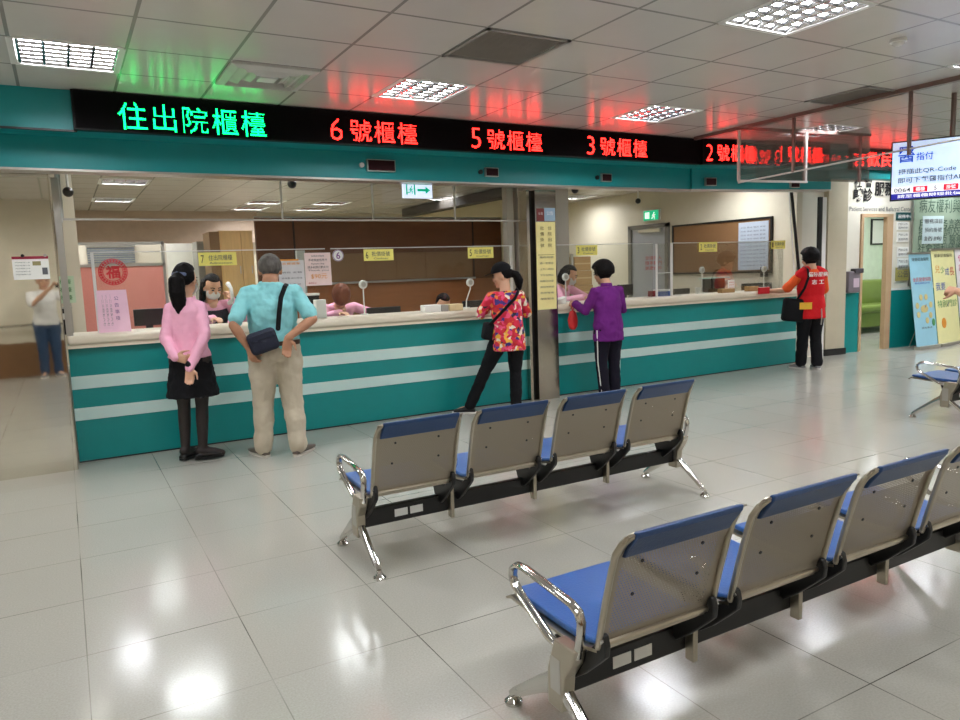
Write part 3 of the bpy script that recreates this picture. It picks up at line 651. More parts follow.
# ------------------------------------------------------------------ waiting benches
PERF = perforated()
PITCH, FIRST, SW_, NSEAT = .548, .262, .462, 4
BLEN = 2.238
BACK = [(-.165, .405), (-.18, .47), (-.20, .55), (-.228, .65), (-.262, .72), (-.292, .765), (-.305, .772)]
def sheet(prof, w_, th, name, m, parent, uv=False, inset=0.):
    # curved sheet: profile (y,z) swept across the width, with thickness
    n = len(prof); vs = []; fs = []; L = [0.]
    for a, b in zip(prof, prof[1:]): L.append(L[-1] + math.hypot(b[0] - a[0], b[1] - a[1]))
    for off in (0, 1):
        for i, (y, z) in enumerate(prof):
            a = prof[max(i - 1, 0)]; b = prof[min(i + 1, n - 1)]; d = V((b[0] - a[0], b[1] - a[1])).normalized(); ny, nz = d.y, -d.x
            for s_ in (-1, 1): vs.append((s_ * w_ / 2, y + ny * th * off, z + nz * th * off))
    def id_(o, i, s_): return o * 2 * n + i * 2 + s_
    for i in range(n - 1):
        fs += [(id_(0, i, 0), id_(0, i, 1), id_(0, i + 1, 1), id_(0, i + 1, 0)), (id_(1, i, 0), id_(1, i + 1, 0), id_(1, i + 1, 1), id_(1, i, 1))]
        for s_ in (0, 1): fs.append((id_(0, i, s_), id_(0, i + 1, s_), id_(1, i + 1, s_), id_(1, i, s_)))
    for i in (0, n - 1): fs.append((id_(0, i, 0), id_(0, i, 1), id_(1, i, 1), id_(1, i, 0)))
    me = bpy.data.meshes.new(name); me.from_pydata(vs, [], fs); me.update()
    if uv:
        lay = me.uv_layers.new(name='UVMap'); k = 2 * n
        for lp in me.loops:
            q = lp.vertex_index % k; lay.data[lp.index].uv = ((q % 2) * w_, L[q // 2])
    else:
        bm = bmesh.new(); bm.from_mesh(me); bmesh.ops.recalc_face_normals(bm, faces=bm.faces); bm.to_mesh(me); bm.free()
    return link(name, me, m, parent, True)
def make_bench(label):
    t = thing('waiting_bench', label, 'bench', (0, 0, 0), 0, 'four seat steel waiting benches')
    MB().box(-.01, BLEN + .01, -.02, .02, .178, .272).build('beam', BLACKM, t, bevel=.004)
    for x in (.20, .29): MB().box(x, x + .075, -.0225, -.02, .205, .245).build('white_sticker', WHITEP, t)
    for x in (0, BLEN):
        l = sgn = None
        leg = MB().prism([(-.045, .14), (.03, .14), (.03, .26), (-.01, .37), (-.115, .37), (-.10, .32), (-.06, .26)], 'x', x - .023, x + .023).build('pedestal', BSTEEL, t, bevel=.006)
        MB().box(x - .0245, x + .0245, -.04, .01, .20, .31).build('inset_panel', ALU, leg)
        for s_ in (-1, 1):
            lg = MB().loft([(V((x, s_ * .02, .21)), V((.022, 0, 0)), V((0, .012, .035))), (V((x, s_ * .10, .16)), V((.020, 0, 0)), V((0, .012, .026))), (V((x, s_ * .25, .055)), V((.016, 0, 0)), V((0, .010, .016))), (V((x, s_ * .275, .035)), V((.015, 0, 0)), V((0, .012, .010)))], 12, power=3).build('leg', CHROME, t, smooth=True)
            MB().loft([(V((x, s_ * .275, z)), V((r, 0, 0)), V((0, r, 0))) for z, r in ((0, .03), (.010, .032), (.016, .024), (.03, .012), (.045, .011))], 16).build('glide', CHROME, lg, smooth=True)
    for k in range(NSEAT):
        xc = FIRST - .0075 + PITCH * k
        bk = sheet(BACK, SW_, .006, 'backrest', PERF, t, uv=True); bk.location.x = xc
        top = [(V((s_ * (SW_ / 2 + .004), 0, 0))) for s_ in (-1, 1)]
        for s_ in (-1, 1):
            xe = s_ * (SW_ / 2); pts = [V((xe, y - .004, z)) for y, z in BACK[:4]] + [V((xe, -.250, .705)), V((xe - s_ * .006, -.272, .742)), V((xe - s_ * .022, -.292, .767)), V((xe - s_ * .05, -.303, .775))]
            MB().tube(pts, [.011] * 4 + [.011, .011, .0105, .010], 10, flat=.8).build('side_frame', BSTEEL, bk, smooth=True)
        MB().tube([(-SW_ / 2, -.168, .40), (SW_ / 2, -.168, .40)], .010, 8).build('lower_frame', BSTEEL, bk, smooth=True)
        # headrest pad wraps over the top edge
        pad = [(-.2415, .690), (-.2555, .722), (-.279, .757), (-.298, .783), (-.316, .784), (-.312, .766), (-.294, .742), (-.276, .718), (-.262, .695)]
        MB().prism(pad, 'x', -SW_ / 2 + .024, SW_ / 2 - .024).build('headrest_pad', BLUEB, bk, bevel=.005)
        bk['label'] = 'perforated steel backrest with blue pad'
        for bx, bz in ((-.12, .66), (.12, .66), (-.13, .55), (.13, .55)):
            y = np.interp(bz, [p[1] for p in BACK], [p[0] for p in BACK]); MB().cyl((bx, y - .001, bz), (0, -1, -.3), .006, .003, 8).build('rivet', BLACKM, bk)
        st = MB().prism([(-.16, .378), (-.05, .352), (.16, .350), (.31, .362), (.34, .350), (.345, .357), (.315, .372), (.16, .360), (-.05, .362), (-.16, .388)], 'x', xc - SW_ / 2, xc + SW_ / 2).build('seat_pan', BSTEEL, t, smooth=True)
        MB().prism([(-.14, .385), (-.05, .363), (.16, .363), (.31, .375), (.325, .374), (.325, .386), (.31, .396), (.16, .388), (-.05, .384), (-.14, .40)], 'x', xc - SW_ / 2 + .02, xc + SW_ / 2 - .02).build('seat_pad', BLUEP, st, bevel=.007)
        for s_ in (-1, 1):
            x0 = xc + s_ * (SW_ / 2 - .012)
            MB().prism([(-.195, .375), (-.20, .41), (-.192, .44), (-.178, .445), (-.16, .41), (-.10, .35), (.06, .34), (.03, .27), (-.03, .23), (-.09, .275), (-.16, .34)], 'x', x0 - .011, x0 + .011).build('bracket', BLACKM, t, bevel=.005)
            MB().cyl((x0 + s_ * .010, -.185, .425), (s_, 0, 0), .008, .006, 10).build('bolt', CHROME, t)
    for k in range(NSEAT + 1):
        x = 0 if k == 0 else BLEN if k == NSEAT else FIRST - .0075 + PITCH * (k - .5)
        if k in (0, NSEAT):
            P = [(-.10, .345), (-.118, .42), (-.122, .46), (-.108, .488), (-.075, .502), (.06, .514), (.18, .524), (.225, .519), (.25, .50), (.255, .472), (.243, .447), (.205, .42), (.11, .375), (.045, .345), (-.02, .335)]
            MB().tube([(x, a, b) for a, b in P], .017, 12, up=(1, 0, 0), flat=.62, closed=True).build('armrest', CHROME, t, smooth=True)
        else:
            arm = MB().tube([(x, a, b) for a, b in ((-.045, .37), (-.075, .41), (-.105, .455), (-.108, .485), (-.085, .507), (-.04, .515))], [.014, .014, .015, .016, .017, .015], 12, up=(1, 0, 0), flat=.65).build('armrest', CHROME, t, smooth=True)
            MB().box(x - .011, x + .011, -.06, -.02, .145, .38).build('support_bar', BSTEEL, arm, bevel=.003)
    return t
b1 = make_bench('steel waiting bench with blue pads, middle of the room by the steel pillar'); b1.location = (1.235, 3.54, 0)
b2 = copy_tree(b1); b2.location = (1.235, 1.755, 0); b2['label'] = 'nearest steel waiting bench with blue pads, in front at lower right'
b3 = copy_tree(b1); b3.location = (6.755, 3.545, 0); b3['label'] = 'waiting bench cut off at the right edge, before the banners'

# ------------------------------------------------------------------ back office
def X_(px, py, Y): return at_y(px, py, Y).x
# brown panel wall with a ledge
bw = sgroup('wall_brown_panel'); BY = 10.5
B(2.42, 6.42, BY, BY + .08, 1.36, 2.32).build('upper_board', BROWN, bw); B(2.42, 6.42, BY + .01, BY + .08, 0, 1.36).build('lower_board', BROWN2, bw)
B(2.95, 5.88, BY - .06, BY, 1.355, 1.385).build('ledge', ALU, bw); B(2.42, 6.42, BY - .01, BY + .09, 2.32, 2.345).build('cap_rail', ALU, bw)
for X in (2.95, 5.88): B(X - .012, X + .012, BY - .012, BY, 1.36, 2.32).build('seam', mat('seam', (60, 42, 28), .5), bw)
t = thing('notice_board', 'long brown notice board on the panel wall behind the flowered shirt', 'board')
B(2.99, 5.84, BY - .02, BY - .002, 1.39, 1.80).build('surface', mat('olive_brown_board', (138, 104, 66), .5, noise=.06), t)
for X in (4.0, 4.5, 5.0): B(X, X + .012, BY - .022, BY - .02, 1.39, 1.80).build('seam', CORK, t)
# white columns at the right end of it
for x0, x1, y in ((5.55, 5.66, 8.9), (5.74, 5.84, 8.9), (5.93, 6.02, 8.9)): struct(B(x0, x1, y, y + .12, 0, 2.8).build('column_slim', GREYW))
# left partition with salmon panel
t = thing('office_partition', 'office partition with salmon panel and glazed top, left behind the counter', 'partition', (.10, 8.6, 0))
L = .9
for a, b in ((0, .03), (L - .03, L)): B(a, b, 0, .05, 0, 1.92).build('post', ALU, t)
for z in (1.66, 1.885): B(0, L, 0, .05, z, z + .03).build('rail', ALU, t)
B(.03, L - .03, .01, .04, 0, 1.66).build('salmon_panel', SALMON, t); B(.03, L - .03, .022, .028, 1.69, 1.885).build('glass_pane', ACRYL, t)
bl_ = thing('window_blind', 'grey slatted blind seen through the partition glass', 'blind', (.3, 9.28, 0))
for k in range(9): MB().box(-.02, .46, -.006, .006, 1.66 + k * .026, 1.68 + k * .026).build('slat', mat('blind_grey', (128, 134, 138), .5), bl_)
MB().box(-.03, .47, -.015, .015, 1.895, 1.92).build('head_rail', ALU, bl_); struct(B(.0, 1.1, 9.3, 9.4, 0, 1.93).build('wall_cream_booth', CREAM))
# white door region and cabinet further back
hx0, hx1, hz = at_y(62, 243, 15.2).x, at_y(258, 243, 15.2).x, at_y(120, 244, 15.2).z
struct(B(hx0, hx1, 15.15, 15.25, hz, OCZ).build('wall_header', mat('header_wall', (190, 168, 146), .6)))
struct(B(at_y(160, 260, 11.3).x, at_y(197, 260, 11.3).x, 11.3, 11.36, 0, at_y(175, 243.5, 11.3).z).build('door_2', mat('pale_door', (246, 242, 228), .5)))
t = thing('tall_cabinet', 'tall pale wood cabinet in the back, left of the brown panels', 'cabinet', (1.80, 9.8, 0)); L = .41
B(0, L, 0, .5, 0, 2.10).build('body', WOOD, t); B(-.12, 0, .02, .5, 0, 2.09).build('side_panel', mat('dark_wood_side', (120, 92, 56), .5), t)
for a, b in ((.01, L * .62), (L * .64, L - .01)):
    dd = B(a, b, -.018, 0, 1.27, 2.08).build('door', WOOD, t); B(b - .03, b - .02, -.026, -.018, 1.55, 1.65).build('handle', ALU, dd)
B(.01, L - .01, -.018, 0, .1, 1.25).build('lower_door', WOOD, t)
t = thing('grey_locker', 'grey steel locker left of the pale wood cabinet', 'cabinet', (1.62, 10.45, 0)); B(0, .26, 0, .4, 0, 2.0).build('body', mat('locker_grey', (142, 140, 128), .5), t); B(.01, .25, -.012, 0, .05, 1.97).build('door', mat('locker_door', (132, 130, 120), .5), t)

# acrylic counter screens
def screen(label, x0, x1, posts, y=7.12):
    t = thing('acrylic_screen', label, 'counter screen', (0, y, 1.07), 0, 'clear screens standing on the counter')
    B(x0, x1, -.003, .003, 0.006, .685).build('pane', ACRYL, t); B(x0, x1, -.004, .004, .682, .69).build('top_edge', WHITEP, t)
    for x in posts: B(x - .012, x + .012, -.012, .012, 0, .69).build('post', WHITEP, t)
    for x in (x0 + .08, x1 - .08): B(x - .05, x + .05, -.05, .05, 0, .008).build('foot', ACRYL, t)
screen('clear counter screen at the left, bearing the red round sticker', .25, 2.30, (.25,))
screen('clear counter screen bearing the round 6, left of the pillar', 2.36, 4.50, (4.48,))
screen('clear counter screen right of the pillar, by the purple jacket', 4.95, 6.62, ())
screen('clear counter screen in front of the corkboard', 6.95, 9.15, (6.95,))
# glazed return between two of them
t = thing('acrylic_screen', 'narrow clear side screen in front of the grey door', 'counter screen', (6.69, 7.12, 1.07), 0, 'clear screens standing on the counter')
B(-.003, .2, -.003, .003, .006, .68).build('pane', ACRYL, t); B(-.01, .01, -.01, .01, 0, .68).build('post', WHITEP, t); B(-.01, .24, -.006, .006, .30, .31).build('rail', WHITEP, t)

def card(name, label, cat, px, py0, py1, m, texts, Y=7.11, ink=INK, group=None, dz=0.):
    a, b = at_y(px[0], py1, Y), at_y(px[1], py0, Y); t = thing(name, label, cat, (a.x, Y, a.z), 0, group); W, H = b.x - a.x, b.z - a.z
    B(0, W, -.004, 0, 0, H).build('sheet', m, t)
    for tx, fx, fz, fw, fh, mm in texts: lettering(tx, mm or ink, t, (W * fx, -.0055, H * fz), (1, 0, 0), (0, 0, 1), width=W * fw, height=H * fh)
    return t
YS = 'yellow counter name signs on the screens'
card('counter_sign', 'yellow sign on the screen above the masked woman on the phone', 'sign', (199, 236), 252, 266, YELP, [('7', .1, .5, .08, .6, None), ('住出院櫃檯', .57, .6, .62, .42, INKG), ('Admission', .57, .2, .6, .16, INKG)], group=YS)
card('counter_sign', 'yellow sign just right of the round 6', 'sign', (364, 393), 249, 261, YELP, [('6', .1, .5, .08, .6, None), ('批價掛號', .57, .6, .62, .42, INKG), ('Cashier', .57, .2, .5, .16, INKG)], group=YS)
card('counter_sign', 'yellow sign above the flowered shirt woman', 'sign', (468, 493), 247, 258.5, YELP, [('5', .1, .5, .08, .6, None), ('批價掛號', .57, .6, .66, .42, INKG), ('Cashier', .57, .2, .5, .16, INKG)], group=YS)
card('counter_sign', 'yellow sign above the purple jacket woman', 'sign', (576, 597), 245, 255.5, YELP, [('3', .1, .5, .08, .6, None), ('批價掛號', .57, .6, .66, .42, INKG), ('Cashier', .57, .2, .5, .16, INKG)], group=YS)
card('counter_sign', 'yellow sign in front of the corkboard', 'sign', (699, 717), 242, 252, YELP, [('2', .1, .5, .08, .6, None), ('批價掛號', .57, .6, .66, .42, INKG), ('Cashier', .57, .2, .5, .16, INKG)], group=YS)
card('counter_sign', 'yellow sign at the right end, above the red vest helper', 'sign', (771, 785), 240.5, 249, YELP, [('1', .1, .5, .08, .6, None), ('批價掛號', .57, .6, .66, .42, INKG), ('Cashier', .57, .2, .5, .16, INKG)], group=YS)
# round red sticker
c = at_y(113, 272, 7.11); R_ = .115
t = thing('round_sticker', 'red round paper-cut fortune sticker on the clear screen', 'sticker', c)
def ring(r0, r1, m, nm, y=-.002):
    n = 40; mb = MB(); vs = [(r * math.cos(2 * PI * i / n), yy, r * math.sin(2 * PI * i / n)) for yy in (y, y - .002) for r in (r0, r1) for i in range(n)]
    fs = []
    for i in range(n):
        j = (i + 1) % n; fs += [(i, j, n + j, n + i), (2 * n + i, 3 * n + i, 3 * n + j, 2 * n + j), (n + i, n + j, 3 * n + j, 3 * n + i), (i, 2 * n + i, 2 * n + j, j)]
    return mb.add(vs, fs).build(nm, m, t)
RED = mat('red_paper', (196, 24, 40), .5)
ring(R_ * .93, R_, RED, 'outer_ring'); ring(R_ * .66, R_ * .72, RED, 'inner_ring')
mb = MB()
for k in range(26):
    a = 2 * PI * k / 26; cc = V((R_ * .83 * math.cos(a), -.002, R_ * .83 * math.sin(a))); mb.loft([(cc, V((.011, 0, 0)), V((0, 0, .011))), (cc + V((0, -.002, 0)), V((.011, 0, 0)), V((0, 0, .011)))], 8)
mb.build('cut_pattern', RED, t); lettering('福', RED, t, (0, -.004, 0), (1, 0, 0), (0, 0, 1), width=R_ * .98, height=R_ * .98, bold=.03)
# pink notice leaning on the screen
a, b = at_y(99, 332, 7.06), at_y(128, 295, 7.06)
t = thing('pink_notice', 'pink paper notice standing on the counter under the red sticker', 'notice', (a.x, 7.05, 1.072)); W, H = b.x - a.x, .36
MB().add([(0, 0, 0), (W, -.02, 0), (W - .01, .03, H), (.01, .05, H), (0, .004, 0), (W, -.016, 0), (W - .01, .034, H), (.01, .054, H)], [(0, 1, 2, 3), (7, 6, 5, 4), (0, 4, 5, 1), (1, 5, 6, 2), (2, 6, 7, 3), (3, 7, 4, 0)]).build('sheet', PINKP, t)
for k, tx in enumerate('公告事項'): lettering(tx, INKP, t, (W * .62, .018 - .004 + .0 - .012, H * (.8 - .16 * k)), (1, -.06, 0), (0, .13, 1), width=.035, height=.035, lift=.01)
for k in range(3): lettering('一二三四五六七', INKG, t, (W * (.2 + .12 * k), .005, H * .52), (0, -.13, -1), (1, -.06, 0), width=H * .75, height=.016, lift=.012)
# round 6
c = at_y(338, 255.5, 7.11); t = thing('round_number_sign', 'round white sign with a purple 6 on the screen', 'sign', c)
MB().cyl((0, 0, 0), (0, -1, 0), .058, .003, 32).build('disc', PAPER, t); 
n_ = 32; MB().loft([(V((0, -.003, 0)), V((.056, 0, 0)), V((0, 0, .056))), (V((0, -.0035, 0)), V((.050, 0, 0)), V((0, 0, .050)))], 32, cap=False).build('rim', INKP, t)
lettering('6', INKP, t, (0, -.0045, 0), (1, 0, 0), (0, 0, 1), height=.07, bold=.01)
# posters on / behind the screen
card('poster', 'pink and white poster with orange digits, left of the round 6', 'poster', (306, 330), 252.5, 286, mat('pale_pink_sheet', (238, 214, 210), .6),
     [('批價掛號櫃檯', .5, .9, .5, .05, INKG), ('不收現金信用卡', .5, .78, .72, .08, INK), ('Payment Only', .5, .66, .5, .06, INK), ('請多利用行動支付', .5, .56, .8, .08, INK), ('Thank you', .5, .46, .8, .06, INKG), ('$90元', .52, .28, .62, .16, INKO), ('敬請配合', .25, .08, .3, .05, INKR)])
t = card('poster', 'price table poster with an orange heading, beside the grey haired man', 'poster', (281, 303.5), 260, 309, mat('pale_grey_sheet', (214, 212, 214), .6),
     [('收費標準', .5, .93, .7, .05, INKO), ('項目 金額', .5, .75, .8, .035, INKG), ('掛號費 部分負擔', .5, .63, .8, .035, INKG), ('門診 急診', .5, .5, .7, .035, INKG), ('健保 自費', .5, .38, .7, .035, INKG)])
B(.01, .20, -.006, -.004, .46, .475).build('orange_stripe', INKO, t)
t = thing('grey_stand', 'slim grey upright stand behind the price table poster', 'stand', (at_y(297, 255, 7.55).x, 7.55, 0)); B(0, .085, 0, .06, .76, 1.76).build('upright', mat('grey_green_metal', (170, 174, 166), .5), t); B(-.05, .14, -.06, .1, .75, .76).build('base', ALU, t)

# desk behind the counters
for lab, x0, x1 in (('low office desk behind the left counter', -.05, 4.5), ('low office desk behind the right counter', 5.0, 9.1)):
    t = thing('office_desk', lab, 'desk', (x0, 7.42, 0)); L = x1 - x0
    B(0, L, 0, .26, .72, .75).build('top', mat('desk_top', (206, 200, 186), .5), t)
    for a in (.02, L - .06): B(a, a + .04, .02, .24, 0, .72).build('leg', ALU, t)
def monitor(label, px0, px1, pyt, pyb, Y, edge=None):
    a, b = at_y(px0, pyb, Y), at_y(px1, pyt, Y); t = thing('monitor', label, 'monitor', ((a.x + b.x) / 2, Y, .75), 0, 'monitors on the office desks'); W = b.x - a.x; top = b.z - .75; h = W * .6
    B(-W / 2, W / 2, -.02, .02, top - h, top).build('housing', BLACKP, t, bevel=.006); B(-.03, .03, .0, .03, .02, top - h + .05).build('stand', BLACKP, t); B(-.11, .11, -.06, .09, 0, .02).build('base', BLACKP, t)
    if edge: B(-W / 2 - .03, W / 2 + .06, -.05, .05, top + .0, top + .015).build('top_tray', edge, t)
monitor('black monitor beside the pink notice', 135, 163, 308, 331, 7.45)
monitor('black monitor back below the 6, right of the bending clerk', 367, 400, 306, 314, 7.45)
monitor('black monitor in front of the corkboard', 703, 724, 278, 293, 7.45, mat('teal_tray', (160, 206, 200), .5))
monitor('black monitor left of the flowered shirt woman', 463, 482, 300, 311, 7.45)
monitor('black monitor right of the purple jacket', 618, 632, 284, 297, 7.45)
monitor('small black monitor in front of the grey door', 674, 689, 288, 294, 7.45)
t = thing('card_terminal', 'black upright terminal at the left end of the counter', 'terminal', (at_y(69, 330, 7.1).x - .03, 7.12, 1.07))
B(-.06, .06, 0, .12, 0, .22).build('body', BLACKP, t, bevel=.008); B(-.01, .05, -.002, 0, .13, .18).build('label_plate', PAPER, t); B(-.07, .07, -.005, .13, .22, .235).build('top', ALU, t)
t = thing('leaflet', 'green and white leaflet above the black terminal', 'leaflet', (at_y(67, 300, 7.5).x, 7.5, 0))
z0, z1 = at_y(67, 303, 7.5).z, at_y(67, 276, 7.5).z
B(-.07, .07, 0, .02, z0, z1).build('sheet', mat('pale_green_sheet', (196, 220, 190), .6), t)
for k in range(3): lettering('櫃檯', INKGR, t, (0, -.002, z1 - .05 - .07 * k), (1, 0, 0), (0, 0, 1), width=.09)
B(-.03, .03, .02, .05, .75, z1 - .05).build('stand', ALU, t); B(-.06, .06, -.03, .08, .75, .765).build('foot', ALU, t)
# intercom goosenecks
def intercom(label, px, py, bend=0.):
    q = at_y(px, py, 7.25); t = thing('counter_intercom', label, 'intercom', (q.x, 7.25, 1.07), 0, 'round white intercoms on stalks'); H = q.z - 1.07
    MB().tube([(bend, 0, .01), (bend * .9, 0, H * .3), (.0, 0, H * .75), (0, 0, H - .02)], .007, 8).build('stalk', WHITEP, t, smooth=True)
    MB().cyl((bend, 0, 0), (0, 0, 1), .04, .012).build('base', WHITEP, t, smooth=True)
    MB().cyl((0, .015, H), (0, -1, 0), .045, .03, 24).build('speaker_head', WHITEP, t, bevel=.006); MB().cyl((0, -.015, H), (0, -1, 0), .026, .004, 16).build('grille', ALU, t)
intercom('round white intercom beside the bending clerk', 363, 284.5); intercom('round white intercom left of the capped woman', 470, 282.5, -.06)
intercom('round white intercom beside the masked clerk at the pillar', 565.5, 277); intercom('round white intercom in front of the corkboard', 702, 270); intercom('round white intercom left of the black wall boxes', 764, 269)
WT = 1.07
def small_box(name, label, cat, px0, px1, pyt, Y, m, d=.12, lid=None, zb=WT):
    a, b = at_y(px0, pyt, Y), at_y(px1, pyt, Y); t = thing(name, label, cat, (a.x, Y, zb)); H = max(.015, a.z - zb); B(0, b.x - a.x, 0, d, 0, H).build('body', m, t, bevel=.004)
    if lid: B(-.004, b.x - a.x + .004, -.004, d + .004, H - .02, H + .004).build('lid', lid, t)
    return t
small_box('form_stack', 'white stack of forms on the counter, left of the flowered shirt', 'papers', 425, 441, 305.5, 6.95, PAPER); small_box('booklet_stack', 'yellowish stack of booklets beside the white forms', 'papers', 449.5, 463, 304.5, 6.95, mat('pale_yellow_paper', (226, 206, 160), .7))
small_box('booklet_stack', 'small grey stack of booklets between forms and yellowish stack', 'papers', 441.8, 448.5, 305, 6.96, mat('grey_paper', (172, 168, 160), .7))
small_box('tissue_box', 'blue and white box on the counter left of the corkboard', 'box', 660, 672, 290, 7.16, mat('blue_box', (92, 118, 176), .5), lid=WHITEP)
small_box('pen_box', 'beige box on the counter below the corkboard', 'box', 722, 735, 289, 7.0, CARD, .08); small_box('pen_box', 'pale wood box on the counter near the right end', 'box', 749, 759, 286.5, 6.98, CARD, .08)
small_box('paper_tray', 'black paper tray near the right end of the counter', 'tray', 751, 775, 283.5, 7.43, BLACKP, .18, zb=.75)
small_box('red_box', 'small dark red box beside the blue box', 'box', 652, 658, 291, 7.2, mat('dark_red', (120, 30, 36), .5), .08)
small_box('white_box', 'white carton at the lower end of the pillar, by the masked clerk', 'box', 557, 566, 298, 6.95, PAPER, .1)
t = thing('paper_cup', 'white paper cup on the counter below the corkboard', 'cup', (at_y(698, 288, 7.2).x, 7.2, WT)); MB().loft([(V((0, 0, 0)), V((.03, 0, 0)), V((0, .03, 0))), (V((0, 0, .09)), V((.042, 0, 0)), V((0, .042, 0)))], 20).build('cup', WHITEP, t, smooth=True)
t = thing('price_sheet', 'printed white sheet standing on the counter below the whiteboard', 'papers', (at_y(728, 284, 7.1).x, 7.1, WT)); B(0, .13, 0, .004, 0, .17).build('sheet', PAPER, t)
for k in range(4): lettering('掛號收費', INKR, t, (.065, -.002, .03 + .035 * k), (1, 0, 0), (0, 0, 1), width=.1, height=.014)
B(.0, .13, .0, .06, 0, .006).build('foot', ACRYL, t)
small_box('card_reader', 'white card reader by the bending clerk', 'device', 316, 326, 300, 7.15, WHITEP, .1); small_box('till_printer', 'black and white till printer left of the bending clerk', 'printer', 306, 319, 294, 7.44, BLACKP, .1, WHITEP, .75)
# right office wall: door, exit sign, corkboard, whiteboard, boxes
def rw(Y0, Y1, z0, z1, d0=0., d1=.02): return B(WRX - d1, WRX - d0, min(Y0, Y1), max(Y0, Y1), z0, z1)
d = sgroup('door_3'); rw(9.64, 10.52, 0, 2.13, -.02, .02).build('leaf', mat('grey_door', (166, 168, 170), .5, noise=.02), d)
for a, b, z0, z1 in ((9.56, 9.64, 0, 2.2), (10.52, 10.60, 0, 2.2), (9.56, 10.60, 2.13, 2.2)): rw(a, b, z0, z1, 0, .05).build('frame', mat('door_frame_grey', (120, 116, 106), .5), d)
rw(9.75, 10.3, 2.06, 2.11, .02, .07).build('closer', ALU, d)
for k, tx in enumerate(('非請勿入', '隨手關門', '謝謝合作')): lettering(tx, INKR, d, (WRX - .022, 9.95, 1.60 - .09 * k), (0, -1, 0), (0, 0, 1), width=.42, height=.07)
t = thing('exit_sign', 'green lit exit sign over the grey office door', 'exit sign', (WRX, 9.98, 2.26)); B(-.05, 0, -.2, .2, 0, .19).build('housing', WHITEP, t); B(-.053, -.05, -.19, .19, .01, .18).build('panel', mat('exit_green', (0, 170, 120), .4, noise=.02, emit=.9), t)
def runner(parent, c, R, U, s_, m):   # running man pictogram
    mb = MB(); R = V(R); U = V(U); N = R.cross(U); c = V(c)
    def st(pts, r): mb.tube([c + R * (x * s_) + U * (y * s_) for x, y in pts], r * s_, 6, flat=.3, up=R + U * .01)
    st([(.0, .15), (.0, -.1)], .09); st([(0, .12), (.2, .0), (.3, .1)], .045); st([(0, .12), (-.2, .05), (-.25, -.1)], .045); st([(0, -.1), (.2, -.2), (.15, -.45)], .06); st([(0, -.1), (-.15, -.3), (-.35, -.35)], .06); st([(.08, .32), (.085, .325)], .09)
    mb.build('pictogram', m, parent)
runner(t, (-.055, -.07, .09), (0, -1, 0), (0, 0, 1), .14, mat('lit_white', (230, 255, 240), .4, noise=0, emit=.9)); B(-.056, -.053, .04, .15, .04, .15).build('doorway_mark', MATS['lit_white'], t)
t = thing('corkboard', 'brown corkboard on the right office wall', 'board', (WRX, 8.45, 0)); Y0, Y1, z0, z1 = -1.0, 1.0, 1.33, 2.11
B(-.02, 0, Y0, Y1, z0, z1).build('cork', CORK, t)
for a, b, c, e in ((Y0, Y1, z0 - .03, z0), (Y0, Y1, z1, z1 + .03), (Y0 - .03, Y0, z0 - .03, z1 + .03), (Y1, Y1 + .03, z0 - .03, z1 + .03)): B(-.035, 0, a, b, c, e).build('frame', BLACKM, t)
t = thing('duty_roster', 'large printed blue-grey table pinned on the right of the corkboard', 'notice', (WRX - .02, 7.80, 0)); B(-.012, 0, -.32, .24, 1.35, 2.08).build('sheet', mat('roster_sheet', (176, 186, 198), .5, noise=.03), t)
for k in range(11): lettering('日班 夜班 值班 掛號', INKG, t, (-.014, -.04, 1.42 + .058 * k), (0, -1, 0), (0, 0, 1), width=.46, height=.024)
t = thing('wall_equipment_box', 'black box with small screen on the wall right of the corkboard', 'device', (at_y(776, 270, 7.5).x, 7.5, 0)); za, zb = at_y(776, 277, 7.5).z, at_y(776, 265, 7.5).z
B(.0, .26, 0, .12, za, zb).build('housing', BLACKP, t, bevel=.01); B(-.24, -.02, .0, .1, za + .01, zb - .02).build('side_unit', BLACKP, t, bevel=.01); B(-.08, -.01, -.01, 0, za + .04, zb - .01).build('label_plate', YELP, t)
B(.1, .14, .12, .2, .75, zb - .05).build('mount', BLACKM, t)
t = thing('parasol_pole', 'slanted dark pole with a strap by the right end of the office', 'pole'); q0, q1 = at_y(791, 196, 6.97), at_y(800, 282, 6.97)
MB().tube([q0 + V((0, 0, .1)), q1], .022, 10).build('pole', BLACKM, t, smooth=True); MB().tube([q0 + V((-.05, 0, .1)), q1 + V((-.12, 0, .05))], .008, 8).build('cable', WHITEP, t)
for i, (lab, z0, z1) in enumerate((('lowest brown carton of the stack behind the purple jacket', .95, 1.18), ('middle brown carton of the stack behind the purple jacket', 1.185, 1.42), ('topmost brown carton of the stack behind the purple jacket', 1.425, 1.655))):
    t = thing('carton', lab, 'box', (7.40, 9.8, z0)); B(0, .38 - .02 * i, 0, .35, 0, z1 - z0).build('body', CARD, t, bevel=.006); B(0, .38 - .02 * i, -.002, 0, (z1 - z0) * .45, (z1 - z0) * .55).build('tape', mat('tape', (190, 164, 120), .4), t)
t = thing('metal_shelf', 'low grey shelf carrying the brown cartons', 'shelf', (7.3, 9.75, 0)); B(0, .6, 0, .45, .91, .95).build('top', ALU, t)
for a in (0, .56): 
    for b in (0, .41): B(a, a + .04, b, b + .04, 0, 1.7 if a == 0 else .91).build('post', ALU, t)
